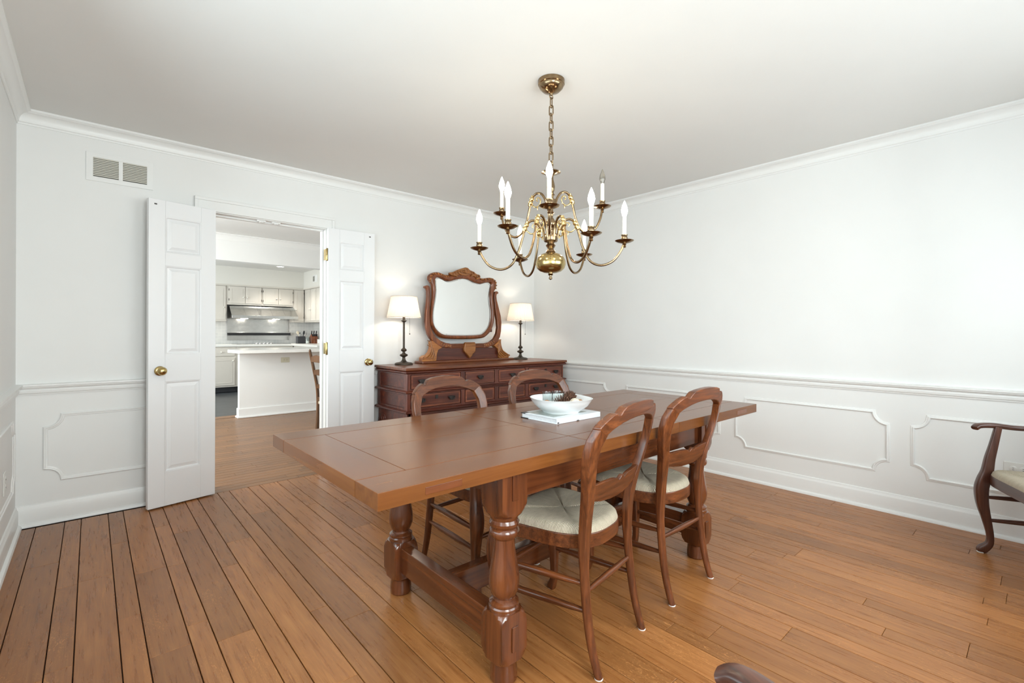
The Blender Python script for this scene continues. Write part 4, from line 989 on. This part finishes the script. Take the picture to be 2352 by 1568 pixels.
nut('walnut', 'tan walnut in the bowl, between candle jar and pale seed pod', (BWX + .024, BWY - .012, IZ + .020), .013, 'walnut', 'walnuts in the bowl')

# ------------------------------------------------------------------ chandelier
CX, CY = -2.11, -2.292
ch = thing('chandelier', 'two-tier brass chandelier with candle bulbs hanging above the table', 'chandelier', (CX, CY, H))
h_ = lambda z: z - H
MB().lathe([(.0, h_(2.366)), (.008, h_(2.367)), (.011, h_(2.374)), (.020, h_(2.378)), (.044, h_(2.388)), (.060, h_(2.404)), (.0635, h_(2.412)), (.0635, h_(2.417)), (.068, h_(2.420)), (.0685, h_(2.440))], 40).build('canopy', 'aged_brass', ch)
MB().tube([(0.011 * cos(t), 0, h_(2.358) + .011 * sin(t)) for t in [2 * pi * i / 20 for i in range(20)]], .003, 8, closed=True).build('canopy_loop', 'aged_brass', ch)
nl = 8; z0, z1 = 2.348, 2.030; pitch = (z0 - z1) / nl
for i in range(nl):
    zc = z0 - pitch * (i + .5); hl = pitch * .5 + .006; rw_ = .0105; P = []
    for t in range(24):
        a = 2 * pi * t / 24; P.append((rw_ * cos(a), 0, h_(zc) + (hl - rw_) * (1 if sin(a) > 1e-9 else (-1 if sin(a) < -1e-9 else 0)) + rw_ * sin(a)))
    ln = MB().tube(P, .0030, 8, closed=True, up=(0, 1, 0)).build('chain_link', 'aged_brass', ch)
    ln.rotation_euler = (0, 0, radians(20) + (pi / 2 if i % 2 else 0))
MB().tube([(0.013 * cos(t), 0, h_(2.014) + .015 * sin(t)) for t in [2 * pi * i / 20 for i in range(20)]], .0038, 8, closed=True).build('top_loop', 'aged_brass', ch)
MB().lathe([(r, h_(z)) for r, z in ((0, 2.001), (.010, 2.000), (.013, 1.992), (.010, 1.984), (.016, 1.980), (.044, 1.976), (.050, 1.970), (.040, 1.966), (.018, 1.960), (.012, 1.950))], 36).build('top_dish', 'aged_brass', ch)
MB().lathe([(r, h_(z)) for r, z in ((.012, 1.952), (.013, 1.935), (.018, 1.915), (.021, 1.897), (.0185, 1.880), (.014, 1.868), (.016, 1.862), (.020, 1.857), (.014, 1.850), (.013, 1.838), (.026, 1.832), (.030, 1.824), (.030, 1.800), (.026, 1.793), (.013, 1.788), (.012, 1.772), (.018, 1.765), (.012, 1.757), (.011, 1.740), (.018, 1.731), (.026, 1.716), (.027, 1.706), (.021, 1.693), (.014, 1.688), (.022, 1.680), (.022, 1.668), (.018, 1.660), (.034, 1.655), (.036, 1.650), (.036, 1.622), (.032, 1.616), (.018, 1.612), (.020, 1.604), (.026, 1.598), (.021, 1.590), (.015, 1.580), (.022, 1.572), (.026, 1.565), (.022, 1.560), (.034, 1.556))], 36).build('column', 'aged_brass', ch)
MB().lathe([(r, h_(z)) for r, z in ((.034, 1.557), (.052, 1.550), (.068, 1.536), (.0765, 1.516), (.077, 1.500), (.070, 1.480), (.054, 1.466), (.034, 1.459), (.012, 1.457))], 48).build('ball', 'brass', ch)
MB().lathe([(r, h_(z)) for r, z in ((.012, 1.458), (.011, 1.452), (.014, 1.448), (.007, 1.444), (.006, 1.438), (.0095, 1.432), (.0085, 1.426), (0, 1.421))], 20).build('finial', 'aged_brass', ch)
def arm(ang, base, tip_r, tip_z, low, lit, n_sc):
    """base = list of (r, z) for a reference arm; shifted so that it ends at the tip"""
    br, bz = base[-1]; pts = []
    for i, (r, z) in enumerate(base):
        f = (i / (len(base) - 1)) ** 1.5; pts.append((r + (tip_r - br) * f, 0, h_(z + (tip_z - bz) * f)))
    P = spline(pts, 5)
    a = MB().tube(P, .0062, 10, up=(0, 1, 0)).build('arm', 'aged_brass', ch); a.rotation_euler = (0, 0, ang)
    M_ = Matrix.Translation((tip_r, 0, h_(tip_z)))
    MB().lathe([(.006, -.030), (.009, -.026), (.0065, -.020), (.010, -.014), (.008, -.010), (.030, -.004), (.044, .002), (.0475, .006), (.045, .007), (.028, .002), (.008, -.001)], 32, M_).build('drip_pan', 'aged_brass', a)
    MB().lathe([(.007, .000), (.011, .004), (.0155, .012), (.0165, .020), (.0135, .027), (.016, .031), (.0165, .035), (.012, .036), (.0105, .030)], 24, M_).build('candle_cup', 'aged_brass', a)
    MB().lathe([(.0098, .026), (.0098, .126), (.0085, .128), (0, .128)], 20, M_).build('candle_sleeve', 'candle_white', a)
    MB().lathe([(.0075, .126), (.010, .133), (.0155, .150), (.0160, .158), (.0130, .174), (.0075, .190), (.0030, .202), (0, .207)], 20, M_).build('bulb', 'bulb_lit' if lit else 'bulb_glass', a)
    # cast collar and leafy scroll on the arm
    k = int(len(P) * .36); d = (P[k + 1] - P[k - 1]).normalized(); rotm = d.to_track_quat('Z', 'Y').to_matrix().to_4x4()
    MB().lathe([(.007, -.030), (.0105, -.027), (.008, -.020), (.012, -.014), (.0125, -.006), (.009, 0), (.012, .006), (.0135, .014), (.009, .021), (.0105, .027), (.007, .030)], 16, Matrix.Translation(P[k]) @ rotm).build('collar', 'bright_brass', a)
    q = P[k]; qx, qz = q.x, q.z
    sc = spline([(qx - .004, 0, qz - .020), (qx - .026, 0, qz - .036), (qx - .050, 0, qz - .028), (qx - .058, 0, qz - .004), (qx - .044, 0, qz + .012), (qx - .032, 0, qz + .002), (qx - .040, 0, qz - .008)], 5)
    MB().tube(sc, [lerp(.0038, .0026, i / len(sc)) for i in range(len(sc))], 8, up=(0, 1, 0)).build('scroll', 'bright_brass', a)
    MB().tube([(qx - .038, 0, qz - .034), (qx - .040, 0, qz - .044), (qx - .040, 0, qz - .052)], [.002, .0042, .002], 8, up=(0, 1, 0)).build('pendant_leaf', 'bright_brass', a)
    if lit:
        pass
low = [(.034, 1.636), (.042, 1.680), (.068, 1.718), (.102, 1.722), (.128, 1.690), (.145, 1.630), (.165, 1.560), (.200, 1.490), (.255, 1.462), (.315, 1.478), (.355, 1.525), (.370, 1.560)]
upp = [(.028, 1.812), (.036, 1.842), (.060, 1.872), (.094, 1.874), (.120, 1.840), (.134, 1.785), (.150, 1.725), (.180, 1.672), (.225, 1.655), (.272, 1.682), (.302, 1.735), (.312, 1.785)]
for k, tz in enumerate((1.611, 1.596, 1.573, 1.585, 1.623, 1.585)): arm(radians(354.1 + 60 * k - 41.57), low, .370, tz, True, True, 0)
for k, tz in enumerate((1.828, 1.803, 1.712)): arm(radians(24.06 + 120 * k - 41.57), upp, .315, tz, False, k != 0, 0)

# ------------------------------------------------------------------ hall and kitchen beyond the doorway
HX0, HX1, KY0, KY1, KX1 = -4.83, 0.20, 3.20, 7.0, -0.10
fh = struct('floor_hall', box(HX0, HX1, -0.05, 3.49, -0.05, -0.012), 'groove_dark', smooth=False)
y = -0.05; k = 0
while y < 3.25:
    x = HX0; y1 = y + 0.0762; first = True
    while x < HX1 - 0.01:
        ln = random.uniform(.7, 1.7) * (random.uniform(.3, 1) if first else 1); first = False
        x1 = x + ln
        if x1 > HX1 - .4: x1 = HX1
        if y < WT + 0.01: xa, xb = max(x, DX0 + 0.015), min(x1, DX1 - 0.015)
        else: xa, xb = x, x1
        if xb - xa > .02: plank(xa + .0006, xb - .0006, y + .0017, y1 - .0017, 'oak_floor_X', fh)
        x = x1
    y = y1
plank(HX0, -2.36, 3.28, 3.485, 'oak_floor_X', fh)
struct('floor_kitchen', box(HX0, KX1 + .3, 3.40, KY1 + .1, -0.06, -0.012), 'kitchen_tile_floor', smooth=False)
wall('wall_hall_left', 'Y', HX0 - WT, HX0, WT, KY1, [(0.8, 2.6, 0.65, 2.05), (4.1, 5.9, 1.0, 2.1)])
wall('wall_hall_right', 'Y', HX1, HX1 + WT, WT, 3.35)
wall('wall_kitchen_right', 'Y', KX1, KX1 + WT, 3.35, KY1)
wall('wall_kitchen_back', 'X', KY1, KY1 + WT, HX0 - WT, KX1 + WT)
struct('ceiling_hall', box(HX0 - WT, HX1 + WT, 0.0, KY1 + WT, H, H + .1), 'ceiling_paint', smooth=False)
struct('wall_header', box(HX0, HX1, KY0, KY0 + .15, 2.095, H), 'wall_paint', smooth=False)
hc = MB(); hrun(hc, (HX0, KY0), (HX1, KY0), (0, -1), [(0, H - CD), (.006, H - CD), (.012, H - .06), (.04, H - .02), (CP, H - .012), (CP, H), (0, H)]); struct('trim_9', hc, 'trim_paint', ang=30)
window(4, 'Y', HX0, 1, 0.8, 2.6, 0.65, 2.05); window(5, 'Y', HX0, 1, 4.1, 5.9, 1.0, 2.1)  # two unseen windows, added to let light into hall and kitchen
struct('wall_soffit', MB().box(HX0, KX1, 6.655, KY1, 2.075, H).box(-.445, KX1, 4.2, 6.655, 2.075, H), 'soffit_paint', smooth=False)
st_ = MB(); hrun(st_, (HX0, 6.655), (-.445, 6.655), (0, -1), [(0, 2.06), (.012, 2.06), (.012, 2.075), (.006, 2.09), (0, 2.09)]); st_.box(-.457, -.445, 4.2, 6.655, 2.06, 2.09); struct('trim_10', st_, 'cabinet_paint')
struct('wall_splash', box(HX0, KX1, KY1 - .008, KY1, .91, 1.40), 'splash_tile', smooth=False)
sv = MB().box(KX1 - .008, KX1, 4.2, KY1 - .008, .91, 1.40); struct('wall_splash_side', sv, 'splash_tile', smooth=False)

def cab_door(parent, a0, a1, z0, z1, knob, hinge, place3, name='door', kz=None):
    """place3(a, d, z): a along the front, d out of the front"""
    def bx3(mb, a, b, d0, d1, p, q):
        pts = [place3(u, d, z) for z in (p, q) for d in (d0, d1) for u in (a, b)]
        return mb.add(pts, [(0, 2, 3, 1), (4, 5, 7, 6), (0, 1, 5, 4), (2, 6, 7, 3), (0, 4, 6, 2), (1, 3, 7, 5)])
    g_ = .003; mb = bx3(MB(), a0 + g_, a1 - g_, 0, .018, z0 + g_, z1 - g_)
    d = mb.build(name, 'cabinet_paint', parent, bev=.002)
    if z1 - z0 > .22:
        e = .045
        fr = MB()
        for a, b, p, q in ((a0 + e, a0 + e + .012, z0 + e, z1 - e), (a1 - e - .012, a1 - e, z0 + e, z1 - e), (a0 + e + .012, a1 - e - .012, z0 + e, z0 + e + .012), (a0 + e + .012, a1 - e - .012, z1 - e - .012, z1 - e)): bx3(fr, a, b, .017, .0215, p, q)
        fr.build('door_bead', 'cabinet_paint', d)
    ka = {'l': a0 + .035, 'r': a1 - .035, 'c': (a0 + a1) / 2}[knob]; kz = kz if kz is not None else (lerp(z0, z1, .36) if z0 > 1.2 else z1 - .06)
    MB().ball(place3(ka, .032, kz), .015, 12, 8).build('knob', 'knob_white', d)
    if hinge:
        ha = a0 + .002 if hinge == 'l' else a1 - .002
        for z in (z0 + .07, z1 - .07): bx3(MB(), ha - .004, ha + .004, .012, .021, z - .02, z + .02).build('hinge', 'pewter', d)
    return d
P_back = lambda yf: (lambda a, d, z: (a, yf - d, z))
P_right = lambda xf: (lambda a, d, z: (xf - d, a, z))
UP = 'wall cabinets of the kitchen'
def upper(label, x0, x1, z0, doors):
    o = thing('wall_cabinet', label, 'cabinet', (0, 0, 0), group=UP)
    MB().box(x0 + .001, x1 - .001, 6.68, KY1 - .001, z0, 2.074).build('body', 'cabinet_paint', o, bev=.002)
    for a, b, kn, hi in doors: cab_door(o, a, b, z0 + .03, 2.055, kn, hi, P_back(6.68))
    return o
upper('cream kitchen wall cabinet hanging beside the range hood, over the long counter', -2.62, -1.885, 1.365, [(-2.60, -2.255, 'r', 'l'), (-2.235, -1.905, 'r', 'l')])
upper('short cream two-door wall cabinet above the range hood, beside the taller left cabinet', -1.885, -1.258, 1.69, [(-1.855, -1.567, 'r', 'l'), (-1.565, -1.272, 'l', 'r')])
upper('short cream two-door wall cabinet above the range hood, towards the kitchen corner', -1.258, -.648, 1.69, [(-1.244, -.952, 'r', 'l'), (-.950, -.662, 'l', 'r')])
upper('narrow tall cream wall cabinet between range hood and kitchen corner', -.648, -.43, 1.365, [(-.636, -.436, 'l', 'r')])
o = thing('wall_cabinet', 'tall cream wall cabinets on the side wall above the knife block', 'cabinet', (0, 0, 0), group=UP)
MB().box(-.42, KX1 - .001, 5.36, 6.675, 1.365, 2.074).build('body', 'cabinet_paint', o, bev=.002)
for a, b, kn in ((6.28, 6.60, 'l'), (5.94, 6.26, 'r'), (5.60, 5.92, 'l')): cab_door(o, a, b, 1.395, 2.055, kn, None, P_right(-.42))

def base_unit(label, x0, x1, door_k):
    o = thing('base_cabinet', label, 'cabinet', (0, 0, 0), group='base cabinets of the kitchen')
    MB().box(x0 + .001, x1 - .001, 6.40, KY1 - .001, .10, .868).build('body', 'cabinet_paint', o, bev=.002)
    MB().box(x0 + .001, x1 - .001, 6.46, KY1 - .02, 0, .10).build('toe_kick', 'black_ceramic', o)
    cab_door(o, x0 + .025, x1 - .025, .69, .84, 'c', None, P_back(6.40), 'drawer', .765)
    cab_door(o, x0 + .025, x1 - .025, .13, .66, door_k, 'r' if door_k == 'l' else 'l', P_back(6.40))
    return o
base_unit('cream base cabinet with drawer at the far end of the kitchen counter', -2.78, -2.29, 'r')
base_unit('cream base cabinet with drawer, seen past the end of the white island', -2.29, -1.775, 'r')
base_unit('cream base cabinet behind the white island, below the cooktop', -1.775, -1.25, 'l')
base_unit('cream base cabinet behind the white island, below the crock', -1.25, -.74, 'l')
o = thing('base_cabinet', 'cream base cabinet along the kitchen side wall below the knife block', 'cabinet', (0, 0, 0), group='base cabinets of the kitchen')
MB().box(-.72, KX1 - .001, 5.0, KY1 - .002, .0, .868).build('body', 'cabinet_paint', o, bev=.002)
cab_door(o, 5.55, 6.1, .69, .84, 'c', None, P_right(-.72), 'drawer', .765); cab_door(o, 5.55, 6.1, .13, .66, 'l', None, P_right(-.72))
ctop = MB().prism([(-2.80, 6.37), (-.745, 6.37), (-.745, 4.98), (KX1 - .009, 4.98), (KX1 - .009, KY1 - .009), (-2.80, KY1 - .009)], .87, .91, 'XY').build('worktop', 'quartz', bev=.003)
tag(ctop, 'white stone worktop running round the kitchen corner under the hood', 'worktop')
ck = thing('cooktop', 'dark glass cooktop with a row of knobs set in the far worktop', 'cooktop', (0, 0, .91))
MB().box(-1.757, -.756, 6.46, 6.93, 0, .007).build('glass', 'cooktop_glass', ck, bev=.002)
for i in range(5): MB().lathe([(.020, .006), (.020, .022), (.016, .026), (0, .027)], 16, Matrix.Translation((-1.40 + i * .068, 6.50, 0))).build('knob', 'steel', ck)
hd = thing('range_hood', 'curved stainless steel range hood under the short wall cabinets', 'range hood', (0, 0, 0))
def hood_prof():
    pr = [(6.68, 1.665)]
    for i in range(1, 9): t = i / 8; pr.append((6.68 - .20 * t ** 1.6 - .03 * t, 1.665 - .185 * t))
    return pr
hp = hood_prof()
xs_ = [-1.84, -1.596, -1.352, -1.108, -.864, -.62]
for a, b in zip(xs_, xs_[1:]):
    n = len(hp); vs_ = [(x_, y_, z_) for x_ in (a + .001, b - .001) for y_, z_ in hp]; vs_ += [(a + .001, 6.98, 1.665), (b - .001, 6.98, 1.665), (a + .001, 6.98, 1.48), (b - .001, 6.98, 1.48)]
    fs = [(i, i + 1, n + i + 1, n + i) for i in range(n - 1)] + [(0, n, 2 * n + 1, 2 * n), (n - 1, 2 * n + 2, 2 * n + 3, 2 * n - 1), tuple(range(n)) + (2 * n + 2, 2 * n), tuple(n + i for i in range(n)) + (2 * n + 3, 2 * n + 1)]
    MB().add(vs_, fs).build('hood_panel', 'steel', hd, ang=30)
MB().box(-1.84, -.62, 6.448, 6.98, 1.425, 1.48).build('lip', 'steel', hd, bev=.002)
for xx in (-1.55, -.95):
    MB().box(xx - .06, xx + .06, 6.78, 6.86, 1.421, 1.426).build('hood_lamp', 'hood_lamp', hd)
    ld = bpy.data.lights.new('hood_light', 'SPOT'); ld.energy = 9; ld.spot_size = radians(100); ld.color = (1, .95, .86); lo = bpy.data.objects.new('hood_light', ld); COL.objects.link(lo); lo.parent = hd; lo.location = (xx, 6.82, 1.418)
sb_ = thing('steel_backsplash', 'stainless steel backsplash panel with shelf between hood and cooktop', 'backsplash', (0, KY1 - .009, 0))
MB().box(-1.825, -.662, -.012, 0, .985, 1.415).build('sheet', 'steel', sb_)
MB().box(-1.835, -.650, -.13, -.012, 1.135, 1.150).build('shelf', 'steel', sb_, bev=.002)
MB().box(-1.835, -.650, -.132, -.120, 1.085, 1.135).build('shelf_lip', 'steel_dark', sb_, bev=.002)
# utensils and knives
cr_ = thing('utensil_crock', 'dark square crock on the far worktop beside the knife block', 'crock', (-.50, 6.68, .91))
MB().ring(rect(-.07, .07, 0, 0), rect(-.06, .06, 0, 0), 0, 0)
ck2 = MB(); 
for a, b, c, d in ((-.075, .075, -.075, -.067), (-.075, .075, .067, .075), (-.075, -.067, -.067, .067), (.067, .075, -.067, .067)): ck2.box(a, b, c, d, 0, .155)
ck2.box(-.07, .07, -.07, .07, 0, .008).build('body', 'black_ceramic', cr_)
MB().box(-.077, .077, -.077, .077, .150, .157).ring(rect(0, 0, 0, 0), rect(0, 0, 0, 0), 0, 0)
def utensil(label, x_, tilt, head, mat, L_=.26, yy_=0):
    o = thing('kitchen_utensil', label, 'utensil', (-.50 + x_, 6.68 + yy_, .92), group='utensils in the dark crock'); o.rotation_euler = (0, tilt, 0)
    MB().tube([(0, 0, 0), (0, 0, L_)], [.006, .007], 8).build('handle', mat, o)
    MB().ball((0, 0, L_ + head[2] * .8), head, 12, 8).build('head', mat, o)
utensil('pale wooden spoon leaning out of the dark crock', -.015, -.24, (.028, .01, .038), 'pale_shell', .20, -.035)
utensil('steel ladle leaning out of the dark crock', -.005, -.05, (.028, .028, .020), 'steel', .20, .03)
utensil('black-handled spatula leaning out of the dark crock', .02, .17, (.022, .006, .045), 'black_ceramic', .19, -.03)
utensil('steel fork leaning far out of the dark crock', .03, .42, (.014, .006, .03), 'steel', .20, .035)
kn = thing('knife_block', 'brown wooden knife block with black-handled knives on the far worktop', 'knife block', (-.235, 6.66, .91))
MB().prism([(-.09, 0), (.07, 0), (.09, .13), (-.03, .20), (-.09, .13)], -.065, .065, 'YZ').build('block', 'knife_block_wood', kn, bev=.004)
for i in range(5):
    for j in range(2):
        if j and i in (1, 3): continue
        MB().tube([(-.048 + i * .024, -.05 + j * .05, .13 + j * .04), (-.048 + i * .024, -.075 + j * .035, .20 + j * .07)], [.009, .010], 8, sq=4).build('knife_handle', 'black_ceramic', kn)
MB().box(-.04, .04, -.16, -.11, 0, .08).build('steak_rack', 'knife_block_wood', kn, bev=.003)
gj = MB().lathe([(0, 0), (.045, 0), (.047, .005), (.047, .12), (.043, .13), (.043, .135), (.040, .135), (.044, .006), (0, .006)], 24).build('glass_canister', 'jar_glass'); gj.location = (-.375, 6.62, .91)
tag(gj, 'clear glass canister between crock and knife block', 'canister')
MB().lathe([(0, .002), (.038, .002), (.038, .05), (0, .05)], 20).build('contents', 'wax', gj)
wb_ = MB().box(-.06, .06, -.05, .05, 0, .085).build('butter_box', 'ceramic_white', bev=.006); wb_.location = (-.17, 6.40, .91); tag(wb_, 'small white box on the worktop next to the knife block', 'box')
MB().box(-.062, .062, -.052, .052, .082, .095).build('lid', 'ceramic_white', wb_, bev=.003)
# recessed downlight, side vent
dl = thing('recessed_downlight', 'small round recessed ceiling light above the kitchen counter', 'light', (-1.095, 6.015, H))
MB().lathe([(.062, -.001), (.085, -.001), (.088, -.006), (.064, -.004), (.062, -.001)], 32, caps=False).build('trim_ring', 'trim_paint', dl)
MB().lathe([(0, -.002), (.062, -.002), (.062, -.0005)], 32).build('lens', 'downlight_lit', dl)
ld = bpy.data.lights.new('downlight_spot', 'SPOT'); ld.energy = 40; ld.spot_size = radians(120); ld.spot_blend = .6; ld.color = (1, .94, .85); ld.shadow_soft_size = .06
lo = bpy.data.objects.new('downlight_spot', ld); COL.objects.link(lo); lo.parent = dl; lo.location = (0, 0, -.02)
v2 = thing('air_vent', 'small grey louvred vent high on the kitchen side wall', 'vent', (-.445, 5.96, 2.25))
MB().box(-.006, 0, -.13, .13, -.075, .075).build('frame', 'trim_paint', v2, bev=.002)
MB().box(-.008, -.005, .02, .11, -.055, .055).build('damper', 'vent_dark', v2)
for i in range(5): MB().box(-.012, -.007, .02, .11, -.05 + i * .022, -.042 + i * .022).build('louvre', 'vent_metal', v2)
# island
isl = thing('kitchen_island', 'white kitchen island with overhanging white top beyond the doorway', 'island', (0, 0, 0))
MB().box(-2.388, -.35, 3.17, 3.27, 0, .873).build('knee_wall', 'trim_paint', isl)
MB().box(-2.20, -.35, 3.27, 3.78, 0, .873).build('cabinet_body', 'cabinet_paint', isl)
MB().prism([(-2.40, 3.155), (-.34, 3.155), (-.34, 3.285), (-2.40, 3.285)], 0, .125, 'XY').build('base_trim', 'trim_paint', isl, bev=.004)
MB().prism([(-2.415, 3.135), (-.33, 3.135), (-.33, 3.30), (-2.415, 3.30)], 0, .022, 'XY').build('shoe_trim', 'trim_paint', isl, bev=.006)
it = MB().prism([(-2.455, 2.86), (-.30, 2.86), (-.30, 3.86), (-2.16, 3.86), (-2.50, 3.32)], .8732, .915, 'XY').build('island_top', 'quartz', bev=.003)
tag(it, 'white stone top overhanging the kitchen island', 'worktop')
outlet('beige double outlet on the white front of the kitchen island', (-1.817, 3.17, .76), 0, True, 'outlet_beige')

cl = thing('added_hall_lamp', 'round frosted lamp added out of view in the hall to brighten the island', 'lamp', (-3.75, 1.15, H))  # added lamp, hidden from the camera, lifts the island front and hall
MB().lathe([(.10, -.001), (.15, -.001), (.155, -.02), (.145, -.025)], 32).build('pan', 'brass', cl)
MB().lathe([(.145, -.022), (.135, -.055), (.10, -.085), (.05, -.10), (0, -.104)], 32).build('dome', 'downlight_lit', cl)
ld = bpy.data.lights.new('hall_fill_light', 'POINT'); ld.energy = 15; ld.color = (1, .98, .95); ld.shadow_soft_size = .12  # fill light of the added hall lamp
lo = bpy.data.objects.new('hall_fill_light', ld); COL.objects.link(lo); lo.parent = cl; lo.location = (0, 0, -.24)
# ladder-back chair standing in the hall
lb = thing('ladder_back_chair', 'tall brown ladder-back chair in the hall, half hidden by the door jamb', 'chair', (-1.98, .70, 0))
pts = [(-.19, 0), (-.182, .19), (-.174, .41), (-.184, .60), (-.220, .79), (-.255, .955)]
for s_ in (-1, 1):
    P = spline([(a, s_ * .20, b) for a, b in pts], 5); p_ = MB().tube(P, [lerp(.019, .014, i / len(P)) for i in range(len(P))], 12).build('back_post', 'hall_chair_wood_Z', lb)
    MB().lathe([(.010, -.012), (.014, -.006), (.010, 0), (.013, .008), (.011, .018), (.004, .026), (0, .027)], 14, Matrix.Translation((-.256, s_ * .20, .955))).build('finial', 'hall_chair_wood_Z', p_)
    MB().tube([(.21, s_ * .23, 0), (.21, s_ * .23, .45)], [.016, .019], 12).build('front_leg', 'hall_chair_wood_Z', lb)
    for z in (.16, .28): MB().tube([(-.18, s_ * .20, z), (.21, s_ * .23, z)], [.010, .010], 8).build('stretcher', 'hall_chair_wood_Z', lb)
for z, hh in ((.885, .030), (.752, .026), (.612, .022), (.485, .020)):
    xx = interp(sorted((b, a) for a, b in pts), z)
    q = [(y_, zz) for y_, zz in ((-.19, -hh), (.19, -hh), (.19, hh * .7), (.09, hh * 1.2), (0, hh * 1.5), (-.09, hh * 1.2), (-.19, hh * .7))]
    mb = MB().prism([(a, z + b) for a, b in q], xx - .006, xx + .006, 'YZ'); mb.v = [(a - .02 * (1 - (b / .2) ** 2), b, c) for a, b, c in mb.v]; mb.build('back_slat', 'hall_chair_wood_Z', lb, bev=.002)
for z in (.18, .33): MB().tube([(.21, -.23, z), (.21, .23, z)], [.010, .010], 8).build('stretcher', 'hall_chair_wood_Z', lb)
so_ = [(.23, -.25), (.23, .25), (-.18, .21), (-.18, -.21)]
MB().prism(so_, .425, .462, 'XY').build('seat', 'rush', lb, bev=.012, seg=3)
